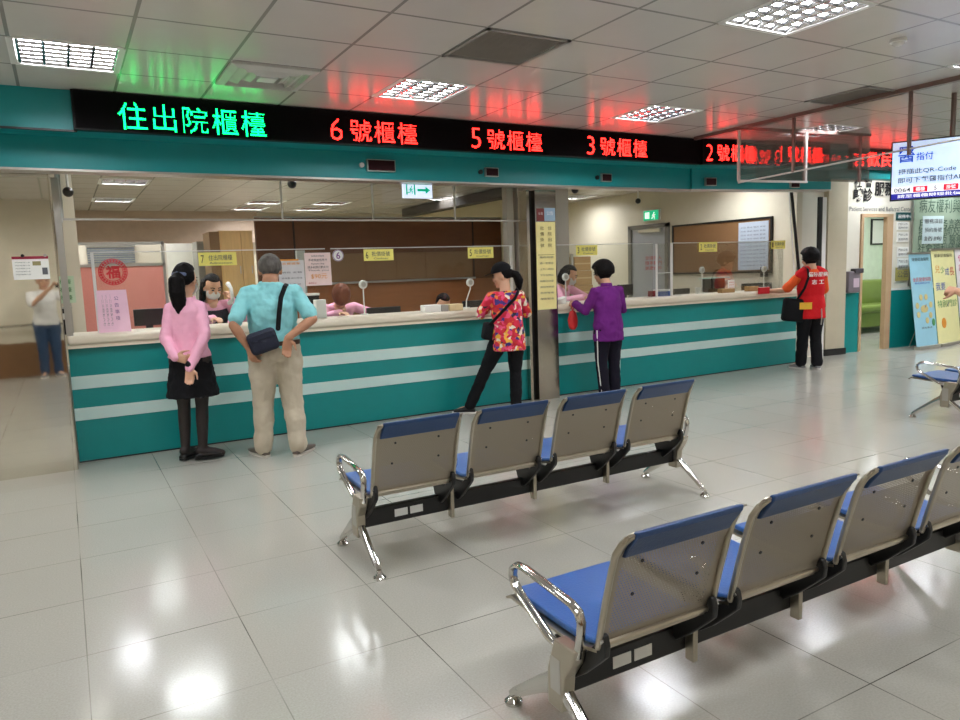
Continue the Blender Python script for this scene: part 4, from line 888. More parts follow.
# hanging exit sign with arrow
t = thing('hanging_exit_sign', 'lit white and green exit sign with arrow hanging from the fascia', 'exit sign', (3.0, 6.72, 2.225))
EW = mat('exit_white', (214, 226, 250), .4, noise=0, emit=.95); EG = mat('exit_green_mark', (0, 190, 150), .4, noise=0, emit=.5)
B(0, .315, 0, .03, 0, .155).build('housing', EW, t); EY_ = -.003
MB().add([(.15, EY_, .065), (.24, EY_, .065), (.24, EY_, .04), (.295, EY_, .0775), (.24, EY_, .115), (.24, EY_, .09), (.15, EY_, .09)], [(0, 1, 2, 3, 4, 5, 6)]).build('arrow', EG, t)
for a, b in ((.03, .045), (.115, .13)): B(a, b, EY_, 0, .03, .13).build('door_mark', EG, t)
runner(t, (.08, -.004, .08), (1, 0, 0), (0, 0, 1), .085, EG); MB().box(.14, .17, .0, .03, .155, .655).build('hanger', ALU, t)
# cctv domes
def dome(label, px, py, Y):
    q = at_y(px, py, Y); t = thing('camera_dome', label, 'camera', q, 0, 'small ceiling cameras'); H = max(.03, OCZ - q.z); r_ = .05 if H < .2 else .012
    MB().cyl((0, 0, 0), (0, 0, 1), r_, H).build('mount', WHITEP, t, smooth=True); MB().ball((0, 0, 0), .045).build('lens_dome', BLACKP, t, smooth=True)
dome('dome camera at the top of the glass strip', 292, 184, 7.3); dome('dome camera right of the pillar top', 575, 190, 7.4); dome('security camera on a bracket behind the left end of the glass strip', 68, 192, 7.6); dome('small black sensor above the grey office door', 638, 201, 9.4)

# papers on the steel
q0, q1 = at_y(538, 310, 6.785), at_y(555, 222, 6.785)
t = thing('yellow_poster', 'tall yellow paper strip on the steel pillar', 'notice', (q0.x, 6.788, q0.z)); W, H = q1.x - q0.x, q1.z - q0.z
B(0, W, -.003, 0, 0, H).build('sheet', mat('pillar_yellow', (242, 230, 158), .6, noise=.04), t)
for k, tx in enumerate('批價掛號'): 
    for x in (.3, .7): lettering(tx if x < .5 else '住院出院'[k], mat('olive_ink', (110, 96, 50), .6), t, (W * x, -.005, H * (.93 - .065 * k)), (1, 0, 0), (0, 0, 1), width=W * .2, height=H * .04)
for k, tx in enumerate(('服務時間', '週一至週五', '上午八時起', '下午五時止', '例假日休息', '請抽號碼牌', '依序等候', '謝謝配合')): lettering(tx, INKG, t, (W * .5, -.005, H * (.60 - .068 * k)), (1, 0, 0), (0, 0, 1), width=W * .72, height=H * .022)
B(W * .08, W * .92, -.005, -.003, H * .625, H * .63).build('rule', MATS['olive_ink'], t)
for lab, x0, x1, y0, y1, m in (('red paper notice above the yellow strip', 537, 544, 208.5, 221, mat('dull_red', (120, 52, 48), .6)), ('pale blue paper notice above the yellow strip', 544.5, 555, 208, 221, mat('pale_blue_notice', (150, 176, 196), .6))):
    q0, q1 = at_y(x0, y1, 6.785), at_y(x1, y0, 6.785); t = thing('notice', lab, 'notice', (q0.x, 6.788, q0.z)); B(0, q1.x - q0.x, -.003, 0, 0, q1.z - q0.z).build('sheet', m, t)
    lettering('公告', PAPER, t, ((q1.x - q0.x) / 2, -.005, (q1.z - q0.z) * .6), (1, 0, 0), (0, 0, 1), width=(q1.x - q0.x) * .6)
q0, q1 = at_y(14, 280, 6.64), at_y(48, 256, 6.64)
t = thing('wall_notice', 'white notice sheet with red heading on the steel column', 'notice', (q0.x, 6.648, q0.z)); W, H = q1.x - q0.x, q1.z - q0.z
B(0, W, -.012, 0, 0, H).build('board', PAPER, t); B(0, W, -.014, -.012, H * .88, H).build('red_heading', mat('crimson', (150, 26, 58), .5), t)
for k in range(5): lettering('門診服務公告', INKG, t, (W * .28, -.0135, H * (.74 - .13 * k)), (1, 0, 0), (0, 0, 1), width=W * .4, height=H * .05)
B(W * .55, W * .78, -.014, -.012, H * .6, H * .78).build('picture_patch', mat('olive_patch', (150, 140, 96), .6), t); B(W * .8, W * .95, -.014, -.012, H * .2, H * .5).build('dark_patch', INKG, t)
for x in (.3, .92): MB().cyl((W * x, -.014, H * 1.03), (0, -1, 0), .012, .01, 12).build('magnet', BLACKM if x < .5 else ALU, t)

# ------------------------------------------------------------------ people
def fuse(mb, name, m, parent, voxel=.009, smooth=6, folds=0., fscale=.1, seed=0):
    me = mb.mesh(name + '_src'); o = bpy.data.objects.new(name, me); COL.objects.link(o)
    r = o.modifiers.new('r', 'REMESH'); r.mode = 'VOXEL'; r.voxel_size = voxel; r.use_smooth_shade = True
    sm = o.modifiers.new('s', 'SMOOTH'); sm.factor = .5; sm.iterations = smooth
    if folds:
        tx = bpy.data.textures.new(name, 'CLOUDS'); tx.noise_scale = fscale; tx.noise_depth = 2
        d = o.modifiers.new('d', 'DISPLACE'); d.texture = tx; d.strength = folds; d.mid_level = .5; d.texture_coords = 'LOCAL'
    dg = bpy.context.evaluated_depsgraph_get(); dg.update(); out = bpy.data.meshes.new_from_object(o.evaluated_get(dg)); bpy.data.objects.remove(o); bpy.data.meshes.remove(me)
    out.name = name; out.polygons.foreach_set('use_smooth', [True] * len(out.polygons)); out.materials.clear(); out.materials.append(m)
    q = bpy.data.objects.new(name, out); COL.objects.link(q); q.parent = parent; return q
def cloth(name, col, rough=.85, **k): return mat(name, col, rough, bump=.25, bscale=35, spec=.25, **k)
class Fig:
    # local frame: faces +Y, X to the person's right, Z up; joints may be overridden per person
    def __init__(s, label, loc, yaw, h, wd=1., bulk=1., joints=None, head=(0, 0, 0), skin=None, twist=0., thin=1.):
        s.h, s.wd, s.bulk, s.skin, s.thin = h, wd, bulk, skin or SKIN, thin
        s.t = thing('person', label, 'person', loc, math.radians(yaw)); H = h
        J = dict(pelvis=(0, 0, .53), waist=(0, .0, .615), chest=(0, .0, .72), neck=(0, -.008, .842), head=(0, .015, .922))
        for sd, n in ((-1, 'L'), (1, 'R')):
            J['sh' + n] = (sd * .104 * wd, -.005, .785); J['el' + n] = (sd * .135 * wd, -.02, .625); J['wr' + n] = (sd * .14 * wd, .03, .48); J['hd' + n] = (0, .1, -1)
            J['hip' + n] = (sd * .05, 0, .515); J['kn' + n] = (sd * .055, .012, .28); J['an' + n] = (sd * .055, -.012, .048); J['to' + n] = (sd * .25, 1, 0)
        for k, v in (joints or {}).items(): J[k] = v
        s.J = {k: (V(v) if k[:2] in ('hd', 'to') else V(v) * H) for k, v in J.items()}
        s.HR = Matrix.Rotation(math.radians(head[0]), 3, 'Z') @ Matrix.Rotation(math.radians(head[1]), 3, 'X') @ Matrix.Rotation(math.radians(head[2]), 3, 'Y')
    def spine(s, ease=0., lo=-.06, hi=1., hemw=1., drape=False):
        J, H, w_, b = s.J, s.h, s.wd, s.bulk; uh = (J['hipR'] - J['hipL']).normalized(); us = (J['shR'] - J['shL']).normalized()
        P = [J['pelvis'], J['waist'], J['chest'], J['neck']]
        def at(f):
            if f < 0: d = (P[0] - P[1]).normalized(); return P[0] + d * (-f) * H * .1
            f = min(f, 2.999); i = int(f); return P[i].lerp(P[i + 1], f - i)
        st = [(-.62, .072, .062), (-.3, .094, .072), (0, .098 * (b * .5 + .5), .073), (.5, .09 * b, .066 * b), (1, .083 * b, .06 * b), (1.5, .089 * b, .064 * b), (2, .098 * w_, .067 * b), (2.35, .103 * w_, .062), (2.55, .095 * w_, .055), (2.7, .074 * w_, .049), (2.84, .050 * w_, .043), (2.93, .040, .040), (3, .036, .037)]
        if drape: st = [(-1.5, .106, .082), (-1.05, .104, .080), (-.62, .101, .077), (-.3, .099, .075)] + st[2:]
        out = []
        for f, a, d in st:
            if f < lo or f > hi * 3: continue
            c = at(f); t = (at(f + .1) - at(f - .1)).normalized(); u = uh.lerp(us, max(0, min(1, f / 2.5))); u = (u - t * u.dot(t)).normalized(); v = t.cross(u)
            k = hemw if f <= 0 else 1.
            out.append((c, u * (a * H * k + ease), v * (d * H * k + ease)))
        return out
    def body(s, hands=('open', 'open'), face=True):
        J, H = s.J, s.h; mb = MB(); mb.loft(s.spine(0, -1), 20)
        nk = J['neck']; hc = J['head']; mb.tube([nk - V((0, 0, .03 * H)), nk, hc + s.HR @ V((0, -.01, -.03))], [.044 * H, .037 * H, .034 * H], 14)
        k = H / 1.68 * 1.10; R = s.HR
        mb.ball(hc + R @ V((0, -.008, .018)) * k, .074 * k, .094 * k, .098 * k, R); mb.ball(hc + R @ V((0, .022, -.045)) * k, .058 * k, .068 * k, .070 * k, R)
        mb.ball(hc + R @ V((0, .088, -.022)) * k, .013 * k, .018 * k, .024 * k, R); mb.ball(hc + R @ V((0, .066, -.098)) * k, .024 * k, .02 * k, .018 * k, R)
        for sd in (-1, 1): mb.ball(hc + R @ V((sd * .076, -.005, -.012)) * k, .011 * k, .02 * k, .032 * k, R); mb.ball(hc + R @ V((sd * .036, .062, -.03)) * k, .026 * k, .024 * k, .026 * k, R)
        mb.ball(hc + R @ V((0, .083, -.068)) * k, .024 * k, .010 * k, .009 * k, R)
        for i, n in enumerate('LR'):
            sd = -1 if n == 'L' else 1; sh, el, wr = J['sh' + n], J['el' + n], J['wr' + n]
            mb.tube([sh, sh.lerp(el, .5), el], [.026 * H, .026 * H, .0235 * H], 14); mb.tube([el, el.lerp(wr, .3), wr], [.0235 * H, .0245 * H, .0165 * H], 14)
            s.hand(mb, wr, J['hd' + n], sd, hands[i], J.get('pn' + n))
            hp, kn, an = J['hip' + n], J['kn' + n], J['an' + n]
            mb.tube([hp, hp.lerp(kn, .5), kn, kn.lerp(an, .3), an], [.052 * H, .045 * H * s.thin, .033 * H * s.thin, .033 * H * s.thin, .021 * H * s.thin], 14)
            f = J['to' + n].normalized(); mb.tube([an + V((0, 0, -.01)) - f * .02, an + f * .09 + V((0, 0, -.035)), an + f * .15 + V((0, 0, -.05))], [.032, .028, .02], 10)
        o = fuse(mb, 'body', s.skin, s.t, .0075, 3)
        if face:
            e = MB(); 
            for sd in (-1, 1): e.ball(hc + R @ V((sd * .032, .088, .004)) * k, .013 * k, .006 * k, .007 * k, R)
            e.build('eyes', BLACKP, s.t, smooth=True)
            e = MB()
            for sd in (-1, 1): e.tube([hc + R @ V((sd * x, y, z)) * k for x, y, z in ((.018, .093, .024), (.034, .088, .029), (.05, .076, .024))], .004 * k, 6)
            e.build('eyebrows', HAIRB, s.t, smooth=True)
            MB().tube([hc + R @ V((x, y, -.069)) * k for x, y in ((-.022, .086), (0, .094), (.022, .086))], .006 * k, 8, flat=.6).build('mouth', mat('lips', (176, 104, 96), .5), s.t, smooth=True)
        return o
    def hand(s, mb, wr, d, sd, kind, pn=None):
        d = V(d).normalized(); H = s.h / 1.68
        n = V(pn) if pn else V((-sd, .0, 0)); n = (n - d * n.dot(d)); n = n.normalized() if n.length > 1e-4 else d.orthogonal().normalized()
        t = n.cross(d).normalized()
        if t.dot(V((0, 1, 0))) < 0 and pn is None: t = -t
        elif pn is not None and sd < 0: t = -t
        L = .088 * H; mb.loft([(wr - d * .01, t * .024 * H, n * .018 * H), (wr + d * .03 * H, t * .036 * H, n * .018 * H), (wr + d * L, t * .042 * H, n * .014 * H), (wr + d * (L + .008), t * .038 * H, n * .010 * H)], 12, power=2.6)
        cl = {'open': 12, 'relaxed': 28, 'grip': 62, 'fist': 85}[kind]
        for i, ln in enumerate((.072, .08, .074, .056)):
            p = wr + d * (L - .008) + t * (.031 - .0205 * i) * H; seg = [p]; dr = d.copy(); ax = d.cross(n).normalized()
            for q in (.44, .32, .28):
                dr = Matrix.Rotation(math.radians(cl * (.75 if q == .44 else 1)), 3, ax) @ dr; p = p + dr * ln * q * H; seg.append(p)
            mb.tube(seg, [.0095 * H, .009 * H, .0082 * H, .0068 * H], 8)
        p = wr + d * .022 * H + t * .028 * H; a = (d * .55 + t * .75 + n * .25).normalized(); b_ = (d * .85 + t * .25 + n * .45).normalized()
        mb.tube([p - a * .012, p + a * .034 * H, p + a * .034 * H + b_ * .034 * H, p + a * .034 * H + b_ * .058 * H], [.013 * H, .012 * H, .0095 * H, .0075 * H], 8)
    def top(s, name, m, sleeve=1., hem=-.35, ease=.012, hemw=1.05, cuff=None, collar=.985, folds=.016, sl_r=1., label=None):
        J, H = s.J, s.h; mb = MB(); mb.loft(s.spine(ease, hem, collar, hemw=hemw, drape=True), 24)
        for n in 'LR':
            sh, el, wr = J['sh' + n], J['el' + n], J['wr' + n]; pts = [sh + (J['neck'] - sh) * .3 + V((0, 0, -.02)), sh, sh.lerp(el, .5), el, el.lerp(wr, .5), wr]; rr = [.030 * H, .032 * H, .030 * H, .027 * H, .025 * H, .021 * H]
            rr = [r * sl_r + .005 for r in rr]; tot = 1 + sleeve * 4 if sleeve < 1 else 5
            if sleeve < 1:
                # sleeve length as a fraction of shoulder-to-wrist
                if sleeve <= .5: e = sh.lerp(el, sleeve * 2); pts = pts[:2] + [sh.lerp(e, .5), e]; rr = [rr[0], rr[1], rr[2] * 1.04, rr[2] * 1.1]
                else: pts = pts[:4] + [el.lerp(wr, (sleeve - .5) * 2)]; rr = rr[:4] + [rr[4]]
            if len(pts) > 4: mb.tube(pts[:4], rr[:4], 16); mb.tube(pts[3:], rr[3:], 16)
            else: mb.tube(pts, rr, 16)
        o = fuse(mb, name, m, s.t, .010, 4, folds, .07)
        if label: o['label'] = label
        return o
    def trousers(s, name, m, ease=.010, leg=1., ankle=1., folds=.018):
        J, H = s.J, s.h; mb = MB(); mb.loft(s.spine(ease, -.7, .30), 24)
        for n in 'LR':
            hp, kn, an = J['hip' + n], J['kn' + n], J['an' + n]; e = an + (an - kn).normalized() * (-.012)
            mb.tube([hp + V((0, 0, .02)), hp.lerp(kn, .35), hp.lerp(kn, .7), kn, kn.lerp(e, .5), e], [.054 * H * leg + ease, .053 * H * leg + ease, .043 * H * leg + ease, .037 * H * leg + ease, .034 * H * leg + ease, .029 * H * ankle + ease], 16)
        return fuse(mb, name, m, s.t, .010, 4, folds, .09)
    def shoes(s, m, sole=None, L=.27, low=False):
        for n in 'LR':
            an, f = s.J['an' + n], s.J['to' + n].copy(); f.z = 0; f.normalize(); r = V((f.y, -f.x, 0)); g = V((an.x, an.y, 0)) - f * .062; z0 = an.z - .048 * s.h if n else 0; mb = MB(); hh = .6 if low else 1
            st = [(0, .028, .03), (.03, .036, .075 * hh), (.08, .036, .085 * hh), (.14, .042, .062), (.2, .046, .045), (.25, .036, .034), (L, .016, .022)]
            rings = []
            for d, w_, h_ in st: rings.append((g + f * d * L / .27 + V((0, 0, max(z0, 0) + .008 + h_ / 2)), r * w_, V((0, 0, h_ / 2))))
            sh = fuse(mb.loft(rings, 16, power=2.6), 'shoe', m, s.t, .006, 3)
            if sole: MB().loft([(g + f * (.13 * L / .27) + V((0, 0, z)), f * L * .53, r * .047) for z in (max(z0, 0), max(z0, 0) + .018)], 20, power=2.6).build('sole', sole, sh, smooth=True)
    def hair(s, m, back=1., front=.062, drop=-.02, bulk=1., ponytail=None, name='hair', length=None, top=1., full=False):
        hc, R, k = s.J['head'], s.HR, s.h / 1.68 * 1.10; mb = MB(); b = MB().ball((0, 0, 0), .083 * bulk, .104 * bulk * back, .108 * bulk * top, None, 28, 20)
        for v in b.v:
            y, z = v.y, v.z
            lim = front if z < .055 else 9
            if full: pass
            elif y > .02 and z < .055: v *= .72
            elif z < drop - .03 and y > -.02: v *= .75
            elif z < -.075: v *= .85
        mb.add([hc + R @ (v + V((0, -.014, .024))) * k for v in b.v], b.f)
        if length:
            for a in range(-5, 6):
                an = a * .28; p = V((math.sin(an) * .075, -math.cos(an) * .088 - .01, .03)); mb.tube([hc + R @ p * k, hc + R @ (p + V((0, -.01, -.09))) * k, hc + R @ (p * 1.02 + V((0, 0.0, -length))) * k], [.034, .034, .022], 8)
        if ponytail:
            mb.tube([hc + R @ V(p) * k for p in ponytail[0]], ponytail[1], 12)
        return fuse(mb, name, m, s.t, .008, 3, .008, .03)
    def mask(s, m):
        hc, R, k = s.J['head'], s.HR, s.h / 1.68 * 1.10; b = MB().ball((0, 0, 0), .070, .083, .062, None, 20, 14); mb = MB()
        for v in b.v:
            if v.y < .012: v.y = .012
        mb.add([hc + R @ (v + V((0, .022, -.054))) * k for v in b.v], b.f); o = mb.build('face_mask', m, s.t, smooth=True, auto=60)
        e = MB()
        for sd in (-1, 1): e.tube([hc + R @ V(p) * k for p in ((sd * .066, .045, -.04), (sd * .08, .0, -.005), (sd * .082, -.014, -.01))], .0022, 6)
        e.build('ear_loops', m, o, smooth=True); return o
    def strap(s, m, pts, r=.016, name='strap', parent=None, flat=.25, up=(0, 1, 0)):
        return MB().tube(pts, r, 10, flat=flat, up=up).build(name, m, parent or s.t, smooth=True)

PINKC = cloth('pink_uniform', (240, 176, 200)); BLK = cloth('black_cloth', (18, 18, 22)); NAVY = cloth('navy_cloth', (24, 28, 44))
MASKB = mat('mask_white', (206, 206, 202), .8); SHOEB = mat('black_leather', (16, 15, 16), .3)
# 1 woman in pink, hands behind her back
H = 1.63
f = Fig('woman in pink uniform jacket and black skirt, hands held behind her back', (.87, 6.40, 0), -22, H, .68, .90,
        {'elL': (-.096, -.055, .635), 'wrL': (-.04, -.115, .545), 'elR': (.094, -.06, .64), 'wrR': (.025, -.122, .488), 'hdR': (-.05, -.1, -1), 'hdL': (.9, -.1, -.25), 'pnR': (0, -1, 0), 'pnL': (0, 1, .2),
         'toL': (.35, 1, 0), 'toR': (1, .35, 0), 'anL': (-.06, .0, .055), 'anR': (.03, -.02, .055), 'knL': (-.052, .01, .28), 'knR': (.038, .0, .28), 'head': (.006, .015, .918)}, head=(-16, -6, 0), thin=.86)
f.body(('grip', 'relaxed')); f.hair(HAIRB, bulk=1.03, ponytail=([(0, -.10, .02), (0, -.13, -.01), (.0, -.125, -.10), (0, -.10, -.19), (0, -.09, -.25)], [.045, .062, .066, .056, .03])); f.mask(MASKB)
f.top('jacket', PINKC, 1., .0, .020, 1.04, folds=.018, sl_r=.95)
sk = MB(); u = V((1, 0, 0)); v = V((0, 1, 0))
rings = [(V((0, 0, z * H)), u * a * H, v * b * H) for z, a, b in ((.585, .078, .058), (.55, .090, .068), (.50, .104, .078), (.42, .116, .088), (.33, .130, .100))]
fuse(sk.loft(rings, 36), 'skirt', BLK, f.t, .010, 3, .02, .05)
tg = MB()
for n in 'LR': tg.tube([f.J['hip' + n], f.J['hip' + n].lerp(f.J['kn' + n], .5), f.J['kn' + n], f.J['kn' + n].lerp(f.J['an' + n], .3), f.J['an' + n], f.J['an' + n] + V((0, 0, -.03)), f.J['an' + n] + V((0, 0, -.035)) + f.J['to' + n].normalized() * .08][:6], [.052 * H + .006, .039 * H + .005, .0284 * H + .005, .0284 * H + .005, .018 * H + .007, .019 * H + .009], 14)
for n in 'LR': an = f.J['an' + n]; d_ = f.J['to' + n].normalized(); tg.tube([an + V((0, 0, -.008)) - d_ * .02, an + d_ * .09 + V((0, 0, -.032)), an + d_ * .15 + V((0, 0, -.05))], [.041, .036, .028], 10)
fuse(tg, 'tights', mat('sheer_black_tights', (34, 24, 22), .6, noise=.2), f.t, .009, 2)
f.shoes(SHOEB, SHOEB, .225, True)
hc = f.J['head']; MB().tube([hc + f.HR @ V(p) for p in ((-.05, -.105, .035), (0, -.135, .04), (.05, -.105, .035))], .016, 10, flat=.6).build('hair_clip', mat('blue_grey_clip', (84, 98, 130), .4), f.t, smooth=True)
MB().tube([f.J['wrR'] + V((0, 0, .03)), f.J['wrR'] + V((0, 0, .0))], .032, 14).build('cuff', BLK, f.t, smooth=True)
# 2 man in turquoise shirt, hands on hips
H = 1.715
f = Fig('grey haired man in turquoise T-shirt and beige trousers, hands on his back', (1.50, 6.13, 0), -8, H, 1.10, 1.22,
        {'neck': (0, -.004, .858), 'elL': (-.185, -.07, .655), 'wrL': (-.125, -.07, .545), 'elR': (.178, -.085, .665), 'wrR': (.05, -.128, .585), 'shL': (-.112, -.005, .80), 'shR': (.112, -.005, .80), 'hdL': (.25, -.12, -.9), 'hdR': (-.15, -.03, -1), 'pnL': (.8, .6, 0), 'pnR': (0, -1, .1),
         'anL': (-.085, .0, .045), 'anR': (.075, -.06, .045), 'knL': (-.068, .012, .28), 'knR': (.066, -.01, .28), 'toL': (-.4, 1, 0), 'toR': (.6, .8, 0), 'head': (.008, .035, .908), 'hipL': (-.055, 0, .515), 'hipR': (.055, 0, .515)}, head=(-6, -10, 0), skin=SKIN2)
f.body(('relaxed', 'open')); f.hair(HAIRG, bulk=1.04, top=.84)
TURQ = cloth('turquoise_tee', (140, 208, 212)); f.top('t_shirt', TURQ, .40, -.05, .016, 1.0, folds=.032, sl_r=1.08)
f.trousers('trousers', cloth('beige_trousers', (188, 177, 156)), .014, 1.18, 1.3, .03); f.shoes(mat('grey_brown_shoe', (92, 82, 72), .6), mat('pale_sole', (190, 184, 172), .7), .30)
J = f.J; MB().loft([(J['pelvis'] + V((0, 0, z)) + V((0, 0, .045)), V((.1 * H * 1.1 + .024, 0, 0)), V((0, .073 * H * 1.05 + .026, 0))) for z in (-.018, .018)], 28).build('belt', mat('brown_belt', (66, 46, 32), .5), f.t, smooth=True)
NAVB = mat('navy_bag', (18, 24, 46), .7, bump=.2); bg = MB().box(-.115, .115, -.05, .05, -.09, .09, Matrix.Translation((-.105, -.185, .985)) @ Matrix.Rotation(math.radians(-16), 4, 'Y')).build('shoulder_bag', NAVB, f.t, bevel=.035, seg=3)
MB().box(-.10, .10, -.057, -.045, .02, .07, Matrix.Translation((-.105, -.185, .985)) @ Matrix.Rotation(math.radians(-16), 4, 'Y')).build('flap', NAVB, bg, bevel=.005)
f.strap(BLK, [V((.02, -.17, 1.08)), V((.035, -.178, 1.2)), V((.06, -.165, 1.33)), V((.105, -.115, 1.42)), V((.13, -.03, 1.435)), V((.13, .06, 1.36))], .019, up=(1, 0, 0))
# 3 woman in flowered shirt
H = 1.56
f = Fig('woman in colourful flowered shirt, black cap and ponytail, leaning on the counter', (3.95, 6.38, 0), -16, H, .88, 1.08,
        {'elL': (-.165, .08, .66), 'wrL': (-.10, .20, .685), 'elR': (.16, .09, .655), 'wrR': (.07, .2, .685), 'hdL': (.5, 1, 0), 'hdR': (-.5, 1, 0), 'pnL': (0, 0, -1), 'pnR': (0, 0, -1),
         'chest': (0, .025, .72), 'neck': (.0, .035, .82), 'head': (-.01, .07, .915), 'shL': (-.094, .03, .785), 'shR': (.094, .03, .785),
         'anL': (-.255, .10, .05), 'knL': (-.145, .07, .29), 'anR': (.05, .03, .05), 'knR': (.055, .035, .28), 'toL': (-1, .35, 0), 'toR': (.3, 1, 0)}, head=(70, -12, 0))
f.body(('relaxed', 'relaxed')); f.hair(HAIRB, bulk=1.0, ponytail=([(0, -.10, .01), (0, -.14, -.02), (0, -.155, -.09), (.0, -.14, -.16)], [.03, .045, .05, .03]))
def flower_mat():
    m = bpy.data.materials.new('flowered_cloth'); m.use_nodes = True; t = NT(m); tc = t.new('ShaderNodeTexCoord')
    nz = t.new('ShaderNodeTexNoise'); nz.inputs['Scale'].default_value = 14; t.link(tc.outputs['Object'], nz.inputs['Vector'])
    wv = t.mix(.12, (0, 0, 0, 1), (1, 1, 1, 1)); ad = t.new('ShaderNodeVectorMath', operation='ADD'); sc = t.new('ShaderNodeVectorMath', operation='SCALE'); sc.inputs['Scale'].default_value = .07
    t.link(nz.outputs[1], sc.inputs[0]); t.link(tc.outputs['Object'], ad.inputs[0]); t.link(sc.outputs[0], ad.inputs[1])
    vo = t.new('ShaderNodeTexVoronoi'); vo.inputs['Scale'].default_value = 27; t.link(ad.outputs[0], vo.inputs['Vector'])
    sp = t.new('ShaderNodeSeparateColor'); t.link(vo.outputs['Color'], sp.inputs[0]); cr_ = t.new('ShaderNodeValToRGB'); e = cr_.color_ramp; e.interpolation = 'CONSTANT'
    cols = [(0, (206, 30, 62)), (.26, (226, 74, 116)), (.42, (236, 176, 60)), (.52, (240, 226, 204)), (.64, (196, 34, 40)), (.78, (70, 52, 130)), (.86, (228, 128, 60)), (.93, (40, 40, 50))]
    while len(e.elements) < len(cols): e.elements.new(.5)
    for el, (p_, c_) in zip(e.elements, cols): el.position = p_; el.color = lin(c_)
    t.link(sp.outputs[0], cr_.inputs[0]); t.link(cr_.outputs[0], t.b.inputs['Base Color']); t.b.inputs['Roughness'].default_value = .8; return m
f.top('flowered_shirt', flower_mat(), .46, -1.05, .018, 1.04, folds=.02, sl_r=1.05)
f.trousers('trousers', BLK, .010, 1.0, 1.1); f.shoes(BLACKP, mat('white_sole', (214, 210, 204), .7), .25)
hc, R = f.J['head'], f.HR; k = H / 1.68 * 1.10
b = MB().ball((0, 0, 0), .088, .108, .1, None, 24, 16)
for v_ in b.v:
    if v_.z < 0: v_.z *= .08
cp = MB().add([hc + R @ (v_ + V((0, -.004, .045))) * k for v_ in b.v], b.f).build('cap', BLK, f.t, smooth=True)
MB().loft([(hc + R @ V((0, .10, .048)) * k, R @ V((.07, 0, 0)) * k, R @ V((0, .075, -.012)) * k), (hc + R @ V((0, .10, .054)) * k, R @ V((.07, 0, 0)) * k, R @ V((0, .075, -.012)) * k)], 20).build('brim', BLK, cp, smooth=True)
MB().tube([hc + R @ V(p) * k for p in ((-.03, -.108, .05), (0, -.114, .05), (.03, -.108, .05))], .008, 8).build('adjuster', WHITEP, cp, smooth=True)
f.strap(BLK, [V((-.20, -.05, .94)), V((-.16, -.115, 1.0)), V((-.06, -.135, 1.10)), V((.05, -.125, 1.2)), V((.11, -.06, 1.275)), V((.125, .03, 1.29)), V((.10, .12, 1.2))], .02, up=(1, 0, 0))
MB().box(-.05, .05, -.08, .08, -.10, .08, Matrix.Translation((-.205, .03, .88)) @ Matrix.Rotation(.2, 4, 'Y')).build('shoulder_bag', BLK, f.t, bevel=.03, seg=3)
# 4 woman in purple jacket
H = 1.555
f = Fig('short haired woman in purple jacket and dark track trousers at the counter', (5.27, 6.38, 0), -3, H, .92, 1.12,
        {'elL': (-.15, .06, .645), 'wrL': (-.15, .20, .69), 'elR': (.16, .04, .64), 'wrR': (.09, .19, .69), 'hdL': (-.1, 1, .1), 'hdR': (-.5, 1, 0), 'pnL': (.8, 0, -.4), 'pnR': (0, 0, -1),
         'chest': (0, .015, .72), 'neck': (0, .015, .82), 'head': (-.01, .05, .91), 'shL': (-.10, .01, .785), 'shR': (.10, .01, .785), 'toL': (-.2, 1, 0), 'toR': (.2, 1, 0), 'anL': (-.04, 0, .05), 'anR': (.06, .01, .05)}, head=(14, -14, 0))
f.body(('grip', 'relaxed')); f.hair(HAIRB, bulk=1.38, drop=-.09, top=.86)
f.top('jacket', cloth('purple_jacket', (104, 32, 116)), .96, -1.05, .018, 1.03, folds=.02, sl_r=1.1)
MB().loft([(f.J['neck'] + V((0, .0, -.01)), V((.07, 0, 0)), V((0, .066, 0))), (f.J['neck'] + V((0, .005, .03)), V((.062, 0, 0)), V((0, .06, 0)))], 24, cap=False).build('collar', MATS['purple_jacket'], f.t, smooth=True)
tr = f.trousers('track_trousers', cloth('dark_navy_track', (22, 20, 34)), .010, 1.05, 1.2); f.shoes(SHOEB, None, .24)
for n, sd in (('L', -1), ('R', 1)):
    hp, kn, an = f.J['hip' + n], f.J['kn' + n], f.J['an' + n]; o_ = V((sd * 1, -.35, 0)).normalized()
    MB().tube([hp + V((0, 0, -.02)) + o_ * .108, hp.lerp(kn, .6) + o_ * .082, kn + o_ * .070, kn.lerp(an, .5) + o_ * .064, an + o_ * .058], .010, 8, flat=.4, up=(0, 1, 0)).build('white_stripe', PAPER, tr, smooth=True)
wr = f.J['wrL']; bag = MB().loft([(wr + V((-.03, .0, z)), V((a, 0, 0)), V((0, b_, 0))) for z, a, b_ in ((-.07, .02, .02), (-.10, .045, .03), (-.18, .062, .045), (-.26, .055, .045), (-.29, .03, .03))], 16)
rb = fuse(bag, 'red_bag', mat('red_bag_cloth', (200, 34, 34), .5), f.t, .008, 2, .012, .04); MB().tube([wr + V((-.03, 0, -.08)), wr + V((-.02, -.03, .0)), wr + V((-.02, .03, .01)), wr + V((-.03, .01, -.08))], .005, 6).build('handle', MATS['red_bag_cloth'], rb, smooth=True)
# paper in her hand is its own thing
t = thing('paper_slip', 'white paper slip held out in the purple jacket woman\'s hand', 'papers', (4.98, 6.90, 1.08)); MB().box(-.10, .10, -.05, .05, 0.045, .048, Matrix.Rotation(-.3, 4, 'Y')).build('sheet', PAPER, t)
